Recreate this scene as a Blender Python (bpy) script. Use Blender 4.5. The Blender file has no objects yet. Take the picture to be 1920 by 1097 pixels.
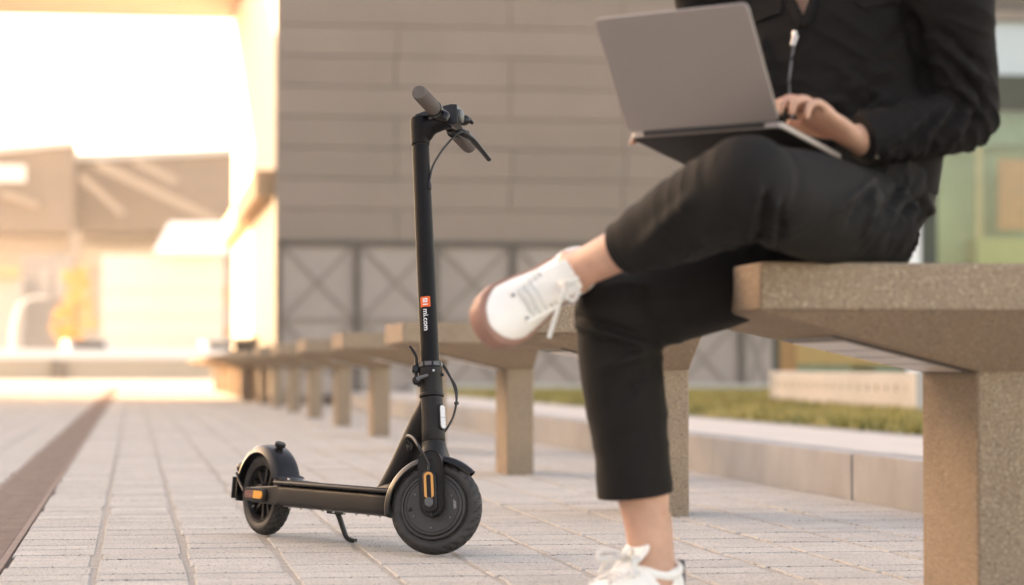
import bpy, bmesh, math, random
from mathutils import Vector, Matrix, noise
from mathutils.bvhtree import BVHTree
random.seed(7)
R = math.radians
scn = bpy.context.scene
COL = scn.collection

# ------------------------------------------------------------------ camera, sky, sun, exposure
F_PX, CXP, CYP, CAM_H = 4800.0, 960.0, 548.5, 0.43
YAW = math.atan((960 - 250) / F_PX)
PITCH = math.atan((690 - CYP) / F_PX)
cam_d = bpy.data.cameras.new('camera')
cam = bpy.data.objects.new('camera', cam_d); COL.objects.link(cam)
cam.location = (0, 0, CAM_H)
cam.rotation_euler = (R(90) + PITCH, 0, -YAW)
cam_d.sensor_width = 36; cam_d.lens = F_PX / 1920 * 36
cam_d.clip_start = .1; cam_d.clip_end = 1500
cam_d.dof.use_dof = True; cam_d.dof.focus_distance = 5.98; cam_d.dof.aperture_fstop = 3.0
scn.camera = cam

SUN_EL, SUN_AZ = R(13), math.atan2(-.80, .60)          # azimuth measured from +Y towards +X
world = bpy.data.worlds.new('World'); scn.world = world; world.use_nodes = True
wn = world.node_tree
sky = wn.nodes.new('ShaderNodeTexSky'); sky.sky_type = 'NISHITA'; sky.sun_disc = False
sky.sun_elevation = SUN_EL; sky.sun_rotation = SUN_AZ
sky.air_density = 0.7; sky.dust_density = 1.6; sky.ozone_density = 0.0
bg = wn.nodes['Background']; bg.inputs[1].default_value = 0.13
wn.links.new(sky.outputs[0], bg.inputs[0])
sun_d = bpy.data.lights.new('sun', 'SUN'); sun_d.energy = 3.6; sun_d.angle = R(.6); sun_d.color = (1, .89, .77)
sun = bpy.data.objects.new('sun', sun_d); COL.objects.link(sun)
sdir = Vector((math.sin(SUN_AZ) * math.cos(SUN_EL), math.cos(SUN_AZ) * math.cos(SUN_EL), math.sin(SUN_EL)))
sun.rotation_euler = sdir.to_track_quat('Z', 'Y').to_euler()
sun.location = sdir * 60
vs = scn.view_settings
vs.view_transform = 'Standard'; vs.look = 'None'; vs.exposure = 2.85; vs.gamma = 1.0; vs.use_curve_mapping = False
vs.use_white_balance = True; vs.white_balance_temperature = 9800; vs.white_balance_tint = 21

# ------------------------------------------------------------------ helpers
_fw = Vector((math.sin(YAW) * math.cos(PITCH), math.cos(YAW) * math.cos(PITCH), math.sin(PITCH)))
_rt = Vector((math.cos(YAW), -math.sin(YAW), 0)); _up = _rt.cross(_fw)
def at(x, y, D):
    """point in the place that lies D metres away along the viewing axis"""
    return Vector((0, 0, CAM_H)) + D * (_fw + _rt * ((x - CXP) / F_PX) + _up * ((CYP - y) / F_PX))

MATS = {}
def mat(name, col, rough=.6, metal=0., var=.12, vscale=6., bump=0., bscale=150., speck=None, sscale=350., samt=.62,
        coat=0., rnd=0., spec=.5, stain=None, stscale=2.0, alpha_glass=None, sheen=0.):
    if name in MATS: return MATS[name]
    m = bpy.data.materials.new(name); m.use_nodes = True; MATS[name] = m
    nt = m.node_tree; N = nt.nodes; L = nt.links; b = N['Principled BSDF']
    b.inputs['Roughness'].default_value = rough; b.inputs['Metallic'].default_value = metal
    b.inputs['Specular IOR Level'].default_value = spec
    b.inputs['Coat Weight'].default_value = coat; b.inputs['Coat Roughness'].default_value = .12
    if sheen: b.inputs['Sheen Weight'].default_value = sheen
    g = N.new('ShaderNodeNewGeometry')
    n1 = N.new('ShaderNodeTexNoise'); n1.inputs['Scale'].default_value = vscale; n1.inputs['Detail'].default_value = 6
    L.new(g.outputs['Position'], n1.inputs['Vector'])
    mx = N.new('ShaderNodeMix'); mx.data_type = 'RGBA'
    lo = [c * (1 - var) for c in col]; hi = [min(1, c * (1 + var)) for c in col]
    mx.inputs[6].default_value = (*lo, 1); mx.inputs[7].default_value = (*hi, 1)
    mr = N.new('ShaderNodeMapRange'); mr.inputs[1].default_value = .3; mr.inputs[2].default_value = .7
    L.new(n1.outputs['Fac'], mr.inputs[0]); L.new(mr.outputs[0], mx.inputs[0])
    out = mx.outputs[2]
    if rnd:
        oi = N.new('ShaderNodeObjectInfo'); h = N.new('ShaderNodeHueSaturation')
        m2 = N.new('ShaderNodeMapRange'); m2.inputs[3].default_value = 1 - rnd; m2.inputs[4].default_value = 1 + rnd
        L.new(oi.outputs['Random'], m2.inputs[0]); L.new(m2.outputs[0], h.inputs['Value']); L.new(out, h.inputs['Color']); out = h.outputs[0]
    if stain:
        n3 = N.new('ShaderNodeTexNoise'); n3.inputs['Scale'].default_value = stscale; n3.inputs['Detail'].default_value = 9; n3.inputs['Roughness'].default_value = .7
        L.new(g.outputs['Position'], n3.inputs['Vector'])
        r3 = N.new('ShaderNodeMapRange'); r3.inputs[1].default_value = .52; r3.inputs[2].default_value = .72; r3.inputs[4].default_value = .75
        L.new(n3.outputs['Fac'], r3.inputs[0])
        x3 = N.new('ShaderNodeMix'); x3.data_type = 'RGBA'; x3.inputs[7].default_value = (*stain, 1)
        L.new(r3.outputs[0], x3.inputs[0]); L.new(out, x3.inputs[6]); out = x3.outputs[2]
    if speck:
        for k, (sc, lo_, hi_) in enumerate(speck):
            n2 = N.new('ShaderNodeTexNoise'); n2.inputs['Scale'].default_value = sscale * (1 + .6 * k); n2.inputs['Detail'].default_value = 2
            L.new(g.outputs['Position'], n2.inputs['Vector'])
            r2 = N.new('ShaderNodeMapRange'); r2.inputs[1].default_value = lo_; r2.inputs[2].default_value = hi_
            L.new(n2.outputs['Fac'], r2.inputs[0])
            x2 = N.new('ShaderNodeMix'); x2.data_type = 'RGBA'; x2.inputs[7].default_value = (*sc, 1)
            L.new(r2.outputs[0], x2.inputs[0]); L.new(out, x2.inputs[6]); out = x2.outputs[2]
    L.new(out, b.inputs['Base Color'])
    if bump:
        nb = N.new('ShaderNodeTexNoise'); nb.inputs['Scale'].default_value = bscale; nb.inputs['Detail'].default_value = 4
        L.new(g.outputs['Position'], nb.inputs['Vector'])
        bp = N.new('ShaderNodeBump'); bp.inputs['Strength'].default_value = bump; bp.inputs['Distance'].default_value = .01
        L.new(nb.outputs['Fac'], bp.inputs['Height']); L.new(bp.outputs[0], b.inputs['Normal'])
    return m

class MB:
    def __init__(s): s.v = []; s.f = []
    def add(s, vs_, fs_, M=None):
        o = len(s.v)
        s.v += [tuple(M @ Vector(p)) if M else tuple(p) for p in vs_]
        s.f += [tuple(i + o for i in f) for f in fs_]; return s
    def box(s, x0, x1, y0, y1, z0, z1, M=None):
        return s.add([(x0,y0,z0),(x1,y0,z0),(x1,y1,z0),(x0,y1,z0),(x0,y0,z1),(x1,y0,z1),(x1,y1,z1),(x0,y1,z1)],
                     [(0,3,2,1),(4,5,6,7),(0,1,5,4),(1,2,6,5),(2,3,7,6),(3,0,4,7)], M)
    def loft(s, rings, cap=True, closed=False, M=None):
        n = len(rings[0]); vs_ = [p for r in rings for p in r]; fs = []
        m = len(rings)
        for i in range(m if closed else m - 1):
            a = i * n; b = ((i + 1) % m) * n
            for j in range(n):
                k = (j + 1) % n; fs.append((a + j, a + k, b + k, b + j))
        if cap and not closed:
            fs.append(tuple(range(n))[::-1]); fs.append(tuple(range((m - 1) * n, m * n)))
        return s.add(vs_, fs, M)
    def tube(s, pts, r, n=12, M=None, ref=None, cap=True):
        """pts list of points; r float or list of float or (a,b) pairs: a along the reference, b across"""
        pts = [Vector(p) for p in pts]; m = len(pts)
        rs = r if isinstance(r, (list, tuple)) else [r] * m
        tang = [(pts[min(i + 1, m - 1)] - pts[max(i - 1, 0)]).normalized() for i in range(m)]
        u = Vector(ref) if ref is not None else (Vector((0, 0, 1)) if abs(tang[0].z) < .9 else Vector((1, 0, 0)))
        rings = []
        for i in range(m):
            t = tang[i]; u = (u - t * u.dot(t))
            u.normalize(); w = t.cross(u)
            a, b = rs[i] if isinstance(rs[i], (list, tuple)) else (rs[i], rs[i])
            rings.append([pts[i] + u * (a * math.cos(2 * math.pi * j / n)) + w * (b * math.sin(2 * math.pi * j / n)) for j in range(n)])
        return s.loft(rings, cap, False, M)
    def lathe(s, prof, n=48, M=None, fn=None, closed=True):
        """prof: (radius, y) pairs, revolved about the y axis"""
        rings = []
        for i in range(n):
            a = 2 * math.pi * i / n
            rings.append([((r - (fn(a, r, y) if fn else 0)) * math.cos(a), y, (r - (fn(a, r, y) if fn else 0)) * math.sin(a)) for r, y in prof])
        m = len(prof); vs_ = [p for q in rings for p in q]; fs = []
        for i in range(n):
            k = (i + 1) % n
            for j in range(m if closed else m - 1):
                l = (j + 1) % m; fs.append((i * m + j, i * m + l, k * m + l, k * m + j))
        return s.add(vs_, fs, M)
    def prism(s, poly, h0, h1, plane='xz', M=None):
        """outline extruded; plane 'xz' -> extruded along y, 'xy' -> along z, 'yz' -> along x"""
        def P(a, b, h): return (a, h, b) if plane == 'xz' else (a, b, h) if plane == 'xy' else (h, a, b)
        n = len(poly); vs_ = [P(a, b, h0) for a, b in poly] + [P(a, b, h1) for a, b in poly]
        fs = [tuple(range(n)), tuple(range(2 * n - 1, n - 1, -1))] + [(i, i + n, (i + 1) % n + n, (i + 1) % n) for i in range(n)]
        return s.add(vs_, fs, M)
    def ball(s, c, rx, ry=None, rz=None, n=12, M=None):
        ry = ry or rx; rz = rz or rx; rings = []
        for i in range(1, n):
            t = math.pi * i / n
            rings.append([(c[0] + rx * math.sin(t) * math.cos(2 * math.pi * j / (2 * n)), c[1] + ry * math.sin(t) * math.sin(2 * math.pi * j / (2 * n)), c[2] + rz * math.cos(t)) for j in range(2 * n)])
        return s.loft(rings[::-1], True, False, M)
    def mesh(s, name, m=None, smooth=False, sharp=35):
        me = bpy.data.meshes.new(name); me.from_pydata(s.v, [], s.f); me.update()
        bm = bmesh.new(); bm.from_mesh(me); bmesh.ops.recalc_face_normals(bm, faces=bm.faces); bm.to_mesh(me); bm.free()
        if smooth:
            me.shade_smooth(); me.set_sharp_from_angle(angle=R(sharp))
        if m: me.materials.append(m)
        return me
    def build(s, name, m=None, parent=None, smooth=False, sharp=35, bevel=0, segs=2, mx=None):
        o = bpy.data.objects.new(name, s.mesh(name, m, smooth or bevel > 0, sharp)); COL.objects.link(o)
        if parent: o.parent = parent
        if mx: o.matrix_local = mx
        if bevel:
            b = o.modifiers.new('bevel', 'BEVEL'); b.width = bevel; b.segments = segs; b.limit_method = 'ANGLE'; b.angle_limit = R(30)
        return o

def tag(o, label=None, cat=None, group=None, kind=None):
    if label: o['label'] = label
    if cat: o['category'] = cat
    if group: o['group'] = group
    if kind: o['kind'] = kind
    return o
def thing(name, label, cat, loc=(0, 0, 0), rz=0, group=None):
    o = bpy.data.objects.new(name, None); COL.objects.link(o); o.location = loc; o.rotation_euler = (0, 0, rz)
    o.empty_display_size = .1
    return tag(o, label, cat, group)
def copy_tree(o, parent=None):
    c = o.copy(); COL.objects.link(c)
    if parent: c.parent = parent
    for ch in list(o.children): copy_tree(ch, c)
    return c
def catmull(pts, k=6):
    pts = [Vector(p) for p in pts]; out = []
    P = [pts[0] * 2 - pts[1]] + pts + [pts[-1] * 2 - pts[-2]]
    for i in range(1, len(P) - 2):
        for j in range(k):
            t = j / k; a, b, c, d = P[i - 1:i + 3]
            out.append(.5 * ((2 * b) + (c - a) * t + (2 * a - 5 * b + 4 * c - d) * t * t + (3 * b - a - 3 * c + d) * t ** 3))
    out.append(pts[-1]); return out
def lerp_list(vals, k):
    out = []
    for i in range(len(vals) - 1):
        for j in range(k):
            t = j / k; t = t * t * (3 - 2 * t)
            if isinstance(vals[i], (tuple, list)): out.append(tuple(a + (b - a) * t for a, b in zip(vals[i], vals[i + 1])))
            else: out.append(vals[i] + (vals[i + 1] - vals[i]) * t)
    out.append(vals[-1]); return out
def stadium(hw, z0, z1, n=10, cx=0):
    """upright rounded slot outline in (x, z)"""
    p = []
    for i in range(n + 1):
        a = math.pi * i / n; p.append((cx + hw * math.cos(a), z1 - hw + hw * math.sin(a)))
    for i in range(n + 1):
        a = math.pi + math.pi * i / n; p.append((cx + hw * math.cos(a), z0 + hw + hw * math.sin(a)))
    return p
def remesh(mb, name, voxel, smooth_it=4, fac=.5):
    tmp = bpy.data.objects.new('tmp', mb.mesh('tmp')); COL.objects.link(tmp)
    r = tmp.modifiers.new('r', 'REMESH'); r.mode = 'VOXEL'; r.voxel_size = voxel; r.adaptivity = 0
    s_ = tmp.modifiers.new('s', 'SMOOTH'); s_.factor = fac; s_.iterations = smooth_it
    dg = bpy.context.evaluated_depsgraph_get(); dg.update()
    me = bpy.data.meshes.new_from_object(tmp.evaluated_get(dg)); me.name = name
    old = tmp.data; bpy.data.objects.remove(tmp); bpy.data.meshes.remove(old)
    return me
def link_mesh(me, name, m, parent=None):
    me.materials.clear(); me.materials.append(m); me.shade_smooth()
    o = bpy.data.objects.new(name, me); COL.objects.link(o)
    if parent: o.parent = parent
    return o
def strokes(me, folds, rough=None, bunch=()):
    """push the cloth in and out along its normals: ridges along given lines, and fine unevenness"""
    me.update(); nor = [v.normal.copy() for v in me.vertices]
    for v, n in zip(me.vertices, nor):
        d = 0.
        for a, b, w, h in folds:
            ab = b - a; t = max(0., min(1., (v.co - a).dot(ab) / ab.length_squared)); q = a + ab * t
            dist = (v.co - q).length
            if dist < 2.6 * w:
                end = math.sin(math.pi * min(1, max(0, .12 + .76 * t)))
                x = dist / w; d += h * end * math.exp(-x * x * 1.4)
        if rough:
            amp, sc = rough
            d += amp * (noise.noise(v.co * sc) + .5 * noise.noise(v.co * sc * 2.3))
        for c, ax, rad, amp, wl in bunch:
            q = v.co - c; e = q.length / rad
            if e < 2:
                ph = q.dot(ax) * 2 * math.pi / wl + 3.2 * noise.noise(v.co * 7) + 1.3 * noise.noise(v.co * 17)
                r_ = 1 - abs(math.sin(ph * .5)); gate = .55 + .9 * noise.noise(v.co * 11 + Vector((5, 1, 2)))
                d += amp * max(0, gate) * math.exp(-e * e * 1.3) * (r_ * r_ * 1.6 - .5)
        v.co += n * d
    me.update()
def drape(bvh, origin, du, dv, nrm, us, vs_, off, thick, name, m, parent, smooth=True):
    """a patch of cloth or print laid onto a surface: grid of (u,v) points dropped along -nrm"""
    top = []; W = len(us)
    for v in vs_:
        for u in us:
            p = origin + du * u + dv * v
            hit = bvh.ray_cast(p + nrm * .25, -nrm, .6)
            q = hit[0] if hit[0] is not None else p
            nn = hit[1] if hit[0] is not None else nrm
            if nn.dot(nrm) < 0: nn = -nn
            top.append((q, (nn + nrm).normalized()))
    mb = MB(); n = len(top)
    V_ = [q + k * (off + thick) for q, k in top] + [q + k * (off - .004) for q, k in top]; Fs = []
    H_ = len(vs_)
    for j in range(H_ - 1):
        for i in range(W - 1):
            a = j * W + i; Fs.append((a, a + 1, a + W + 1, a + W)); Fs.append((a + n, a + W + n, a + W + 1 + n, a + 1 + n))
    edge = [i for i in range(W)] + [j * W + W - 1 for j in range(1, H_)] + [(H_ - 1) * W + i for i in range(W - 2, -1, -1)] + [j * W for j in range(H_ - 2, 0, -1)]
    for a, b in zip(edge, edge[1:] + edge[:1]): Fs.append((a, a + n, b + n, b))
    mb.add(V_, Fs); return mb.build(name, m, parent, smooth=smooth, sharp=50)

# ------------------------------------------------------------------ materials
m_paver = mat('granite_paver', (.475, .44, .40), .85, var=.09, vscale=9, bump=.5, bscale=220, rnd=.07,
              speck=[((.15, .12, .10), .585, .64), ((.62, .58, .53), .59, .68)], sscale=130, stain=(.40, .36, .32), stscale=1.3)
m_sand = mat('joint_sand', (.17, .13, .10), .95, var=.2, vscale=30, bump=.6, bscale=300)
m_conc = mat('bench_concrete', (.315, .222, .152), .86, var=.1, vscale=7, bump=.5, bscale=260,
             speck=[((.17, .125, .09), .58, .66), ((.66, .53, .38), .60, .67)], sscale=210, stain=(.26, .175, .11), stscale=3.5)
m_kerb = mat('kerb_stone', (.305, .295, .288), .85, var=.1, vscale=5, bump=.3, bscale=150, stain=(.26, .235, .215), stscale=2.2, rnd=.05)
m_walk = mat('upper_paving', (.50, .465, .43), .88, var=.08, vscale=5, bump=.3, bscale=120, rnd=.05)
m_soil = mat('lawn_soil', (.21, .18, .06), .95, var=.35, vscale=3)
m_rust = mat('grate_iron', (.235, .160, .130), .8, var=.2, vscale=14, bump=.4, bscale=200, stain=(.30, .22, .18), stscale=6)
m_panel = mat('facade_panel', (.262, .200, .164), .7, var=.05, vscale=1.2, rnd=.04, stain=(.235, .186, .152), stscale=.5)
m_joint = mat('facade_joint', (.232, .178, .146), .85)
m_xpan = mat('mesh_panel', (.345, .28, .245), .6, var=.08, vscale=2.0, rnd=.03)
m_brown = mat('bronze_frame', (.10, .078, .062), .5)
m_brace = mat('brace_steel', (.255, .205, .175), .6)
m_side = mat('pale_render', (.72, .64, .56), .85, var=.04)
m_soffit = mat('timber_soffit', (.50, .36, .28), .7, var=.06, vscale=2)
m_black = mat('black_paint', (.018, .0165, .0165), .45, var=.15, vscale=12)
m_satin = mat('satin_black', (.0135, .0112, .0110), .5, var=.08, vscale=15, bump=.05, bscale=900, spec=.28)
m_stem = mat('stem_black', (.0075, .0062, .0066), .48, var=.08, vscale=15, spec=.14)
m_gloss = mat('gloss_black', (.009, .008, .009), .33, coat=.08, var=.05, spec=.3)
m_rub = mat('tyre_rubber', (.032, .028, .0265), .6, var=.25, vscale=40, bump=.25, bscale=500, stain=(.065, .056, .05), stscale=18)
m_hub = mat('hub_cover', (.036, .031, .030), .5, var=.06, vscale=20, bump=.06, bscale=800)
m_grip = mat('grip_rubber', (.115, .092, .082), .75, var=.08)
m_orange = mat('orange_reflector', (.72, .30, .055), .35, coat=.5, var=.06)
m_amber = mat('amber_lens', (.85, .33, .01), .2, coat=.8, var=.12, vscale=300)
m_redl = mat('red_lens', (.16, .035, .02), .25, coat=.7, var=.15, vscale=300)
m_clear = mat('clear_reflector', (.55, .54, .54), .25, coat=.8, var=.35, vscale=500)
m_steel = mat('screw_steel', (.55, .53, .5), .35, metal=1.)
m_dgrey = mat('lever_grey', (.09, .09, .092), .4)
m_logo = mat('logo_orange', (.85, .115, .012), .45, var=.02)
m_white = mat('print_white', (.85, .85, .85), .5, var=.02)
m_cloth = mat('black_cloth', (.0062, .0048, .0046), .85, var=.12, vscale=30, bump=.25, bscale=1200, spec=.25)
m_trous = mat('charcoal_cloth', (.0075, .0060, .0050), .8, var=.12, vscale=30, bump=.22, bscale=1100, spec=.3)
m_skin = mat('skin', (.63, .355, .255), .48, var=.1, vscale=25, bump=.14, bscale=350, stain=(.56, .27, .19), stscale=11)
m_skin.node_tree.nodes['Principled BSDF'].inputs['Subsurface Weight'].default_value = .12
m_skin.node_tree.nodes['Principled BSDF'].inputs['Subsurface Radius'].default_value = (.012, .004, .002)
m_hair = mat('dark_hair', (.03, .018, .01), .5)
m_shoe = mat('white_leather', (.90, .87, .82), .5, var=.03, vscale=20, bump=.1, bscale=300)
m_lace = mat('white_lace', (.74, .72, .68), .8, var=.05, bump=.3, bscale=900)
m_gum = mat('gum_sole', (.34, .175, .13), .6, var=.1, vscale=20)
m_navy = mat('navy_heel', (.02, .022, .045), .6)
m_lining = mat('grey_lining', (.45, .44, .46), .8)
m_eyelet = mat('eyelet', (.16, .15, .15), .5)
m_alu = mat('grey_aluminium', (.31, .265, .245), .42, metal=.35, var=.03)
m_alu2 = mat('aluminium_edge', (.55, .51, .48), .35, metal=.6, var=.03)
m_key = mat('keys', (.02, .02, .02), .5)
m_zip = mat('zip_metal', (.62, .62, .66), .28, metal=1., var=.1, vscale=300)

# ------------------------------------------------------------------ ground
base = MB(); base.box(-300, 300, -60, 500, -.5, -.012)
ground = tag(base.build('plaza_ground', mat('plaza_surface', (.46, .425, .385), .88, var=.1, vscale=3, bump=.3, bscale=150)), kind='structure')
MB().box(-3.45, 2.36, 3.55, 60.1, -.03, -.0085).build('joint_bed', m_sand, ground)

pav_x = []                                           # column edges
x = -.279
cols = [-.279, -.079, .120, .332]
while cols[-1] < 2.1: cols.append(cols[-1] + random.uniform(.198, .214))
cols[-1] = 2.325
left_cols = [-.475]
while left_cols[-1] > -3.2: left_cols.append(left_cols[-1] - random.uniform(.198, .214))
spans = [(a, b) for a, b in zip(cols, cols[1:])] + [(b, a) for a, b in zip(left_cols, left_cols[1:])]
rows = []; y = 3.6
while y < 60:
    d = random.choice([.15, .165, .18, .195, .21]); rows.append((y, y + d)); y += d
def in_view(px, py, pz=0):
    d = Vector((px, py, pz - CAM_H)); D = d.dot(_fw)
    if D < .5: return None
    X_ = CXP + F_PX * d.dot(_rt) / D; Y_ = CYP - F_PX * d.dot(_up) / D
    return D if -40 < X_ < 1960 and Y_ < 1130 else None
paving = []
for ci, (a, b) in enumerate(spans):
    for ri, (c, d) in enumerate(rows):
        D = in_view((a + b) / 2, (c + d) / 2)
        paving.append((D if D else 900 + c, a, b, c, d))
paving.sort()
rest = MB(); paver_meshes = {}
for k, (D, a, b, c, d) in enumerate(paving):
    g = .006 if random.random() < .75 else .013
    gy = random.choice([.0055, .007, .008, .010])
    hz = random.uniform(-.0014, .0008)
    w = round((b - a) / 2 - g / 1.0, 4); l = round((d - c) / 2 - gy / 1.2, 4)
    if k < 300:
        key = (w, l)
        if key not in paver_meshes:
            e = .0035
            mb = MB()
            mb.loft([[(-w, -l, -.03), (w, -l, -.03), (w, l, -.03), (-w, l, -.03)], [(-w, -l, -e), (w, -l, -e), (w, l, -e), (-w, l, -e)],
                     [(-w + e, -l + e, 0), (w - e, -l + e, 0), (w - e, l - e, 0), (-w + e, l - e, 0)]])
            paver_meshes[key] = mb.mesh('paver', m_paver)
        o = bpy.data.objects.new('paver', paver_meshes[key]); COL.objects.link(o); o.parent = ground
        o.location = ((a + b) / 2, (c + d) / 2, hz); o.rotation_euler = (random.gauss(0, .0015), random.gauss(0, .0015), random.gauss(0, .003))
    elif D < 900:
        cx, cy = (a + b) / 2, (c + d) / 2
        rest.add([(cx - w, cy - l, -.03), (cx + w, cy - l, -.03), (cx + w, cy + l, -.03), (cx - w, cy + l, -.03),
                  (cx - w, cy - l, hz), (cx + w, cy - l, hz), (cx + w, cy + l, hz), (cx - w, cy + l, hz)],
                 [(4, 5, 6, 7), (0, 1, 5, 4), (1, 2, 6, 5), (2, 3, 7, 6), (3, 0, 4, 7)])
    else:
        cx, cy = (a + b) / 2, (c + d) / 2
        rest.add([(cx - w, cy - l, hz), (cx + w, cy - l, hz), (cx + w, cy + l, hz), (cx - w, cy + l, hz)], [(0, 1, 2, 3)])
tag(rest.build('far_pavers', m_paver, ground), kind='stuff')
m_fill = mat('pale_joint', (.40, .355, .31), .95, var=.16, vscale=25, bump=.6, bscale=300)
for xj in cols[1:-1] + left_cols[1:]:
    MB().box(xj - .0135, xj + .0135, 3.6, 60, -.02, -.0035).build('joint_fill', m_fill, ground)

# drainage channel with iron grates
dr = thing('drainage_channel', 'long rusty brown iron drainage grate set flush into the pale paving', 'drain', (-.377, 3.6, 0))
fr_ = MB()
for xa in (-.100, .084): fr_.box(xa, xa + .016, 0, 42, -.03, -.0005)
fr_.build('channel_frame', m_rust, dr)
MB().box(-.084, .084, 0, 42, -.06, -.05).build('channel_floor', m_black, dr)
seg = MB()
for xa in (-.083, -.03, .019, .071): seg.box(xa, xa + .011, .004, .496, -.03, -.006)
nn_ = 21
for i in range(nn_):
    yy = .004 + i * .0235
    seg.box(-.082, -.030, yy, yy + .0145, -.028, -.0015); seg.box(-.029, .029, yy + .006, yy + .0205, -.028, -.0015); seg.box(.030, .082, yy, yy + .0145, -.028, -.0015)
gm = seg.mesh('grate', m_rust)
for i in range(78):
    o = bpy.data.objects.new('grate', gm); COL.objects.link(o); o.parent = dr; o.location = (0, i * .5, 0)

# raised walk, kerb and lawn on the right
tag(MB().box(2.47, 3.17, -2, 60, -.3, .148).build('upper_walk', m_walk), kind='structure')
kerb = tag(MB().box(2.36, 2.468, -2, 60, -.3, .135).build('kerb', m_sand), kind='structure')
yk = 8.13 - 2.0 * 4
ks = MB().box(2.325, 2.469, .004, 1.996, -.25, .151).mesh('kerb_stone', m_kerb)
while yk < 58:
    o = bpy.data.objects.new('kerb_stone', ks); COL.objects.link(o); o.parent = kerb; o.location = (random.uniform(-.002, .002), yk, random.uniform(-.0015, .0015))
    b = o.modifiers.new('bevel', 'BEVEL'); b.width = .004; b.segments = 2; yk += 2.0
lawn = tag(MB().box(3.17, 40, -2, 29.4, -.3, .15).build('lawn', m_soil), kind='structure')
wk = MB().box(3.17, 3.23, -2, 60, -.2, .152); tag(wk.build('lawn_edging', m_kerb), kind='structure')
def grass_mat():
    m = bpy.data.materials.new('grass'); m.use_nodes = True; nt = m.node_tree; b = nt.nodes['Principled BSDF']; b.inputs['Roughness'].default_value = .6
    g = nt.nodes.new('ShaderNodeNewGeometry'); n = nt.nodes.new('ShaderNodeTexNoise'); n.inputs['Scale'].default_value = 2.2; n.inputs['Detail'].default_value = 8
    r = nt.nodes.new('ShaderNodeValToRGB'); e = r.color_ramp.elements
    e[0].position = .36; e[0].color = (.12, .115, .02, 1); e[1].position = .62; e[1].color = (.42, .32, .11, 1)
    k = e.new(.48); k.color = (.26, .215, .05, 1)
    nt.links.new(g.outputs['Position'], n.inputs['Vector']); nt.links.new(n.outputs['Fac'], r.inputs[0]); nt.links.new(r.outputs[0], b.inputs['Base Color'])
    return m
gr = MB(); rg = random.Random(3)
for i in range(60000):
    t = rg.random()
    gy = 8 + 21.2 * t; gx = rg.uniform(3.24, min(9.5, 3.24 + .32 * gy)); h = rg.uniform(.025, .075); a = rg.uniform(0, 6.28); w = .004 + .00022 * gy
    lx, ly = rg.gauss(0, .025), rg.gauss(0, .025); ca, sa = math.cos(a) * w, math.sin(a) * w
    gr.v += [(gx - ca, gy - sa, .148), (gx + ca, gy + sa, .148), (gx + lx, gy + ly, .15 + h)]; n = len(gr.v); gr.f.append((n - 3, n - 2, n - 1))
gme = bpy.data.meshes.new('grass'); gme.from_pydata(gr.v, [], gr.f); gme.materials.append(grass_mat())
go = bpy.data.objects.new('grass', gme); COL.objects.link(go); tag(go, 'short dry green and straw coloured grass on the lawn', 'grass', kind='stuff')
tag(MB().box(3.2, 8.2, 29.4, 30.2, -.3, .24).build('facade_plinth_strip', m_walk), kind='structure')

# ------------------------------------------------------------------ clad building with gateway
Y0, Y1, XL, XR = 30.0, 43.0, 1.64, 7.62
bld = thing('clad_building', 'taupe panel clad building with cross braced ground floor and pale side wall', 'building', (XL, Y0, 0))
def bchild(mb, name, m, parent=bld, bevel=0, **k):
    o = mb.build(name, m, parent, bevel=bevel, **k); 
    if parent is bld: o.matrix_local = Matrix.Translation((-XL, -Y0, 0))
    return o
zb, zr = .0, 1.88
bchild(MB().box(XL + .03, XR, Y0 + .05, Y1, 0, 9.6), 'core_wall', m_joint)
ph = .362; zrow = zr + .05; r_i = 0
while zrow < 9.5:
    xs = [XL]; off = [0.0, .0, .0, .0][r_i % 4]
    x = XL + (1.43 if r_i % 2 == 0 else 1.41)
    if r_i % 3 == 1: x = XL + 2.77
    while x < XR - .3:
        xs.append(x); x += 1.37 if r_i % 3 else 2.74
    xs.append(XR)
    for a, b in zip(xs, xs[1:]):
        dy = random.uniform(0, .008)
        bchild(MB().box(a + .004, b - .004, Y0 - dy, Y0 + .05, zrow + .0045, zrow + ph - .0045), 'panel', m_panel, bevel=.003)
    zrow += ph; r_i += 1
# ground-floor bays
bchild(MB().box(XL, XR, Y0 - .03, Y0 + .05, zr - .02, zr + .05), 'rail', m_brown)
bchild(MB().box(XL + .05, XR, Y0 - .015, Y0 + .05, .975, 1.015), 'rail', m_brace)
posts = [XL + .035 + .925 * i for i in range(7)]
for px_ in posts: bchild(MB().box(px_ - .033, px_ + .033, Y0 - .05, Y0 + .05, .1, zr - .02), 'post', m_brown)
for a, b in zip(posts, posts[1:] + [XR + .02]):
    a += .033; b -= .033
    bchild(MB().box(a, b, Y0 + .012, Y0 + .05, .1, .975), 'bay_panel', m_xpan)
    bchild(MB().box(a, b, Y0 + .012, Y0 + .05, 1.015, zr - .02), 'bay_panel', m_xpan)
    for z0, z1 in ((1.02, zr - .03),  (.12, .97)):
        for s_ in (0, 1):
            p0 = Vector((a + .03, Y0 + .004 + .003 * s_, z0 if s_ else z1)); p1 = Vector((b - .03, Y0 + .004 + .003 * s_, z1 if s_ else z0))
            dirv = (p1 - p0).normalized(); nz = Vector((0, 1, 0)).cross(dirv) * .022
            yv = Vector((0, .010, 0))
            V8 = [p0 - nz - yv, p1 - nz - yv, p1 + nz - yv, p0 + nz - yv, p0 - nz + yv, p1 - nz + yv, p1 + nz + yv, p0 + nz + yv]
            bchild(MB().add(V8, [(0, 1, 2, 3), (4, 7, 6, 5), (0, 4, 5, 1), (1, 5, 6, 2), (2, 6, 7, 3), (3, 7, 4, 0)]), 'brace', m_brace)
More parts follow.
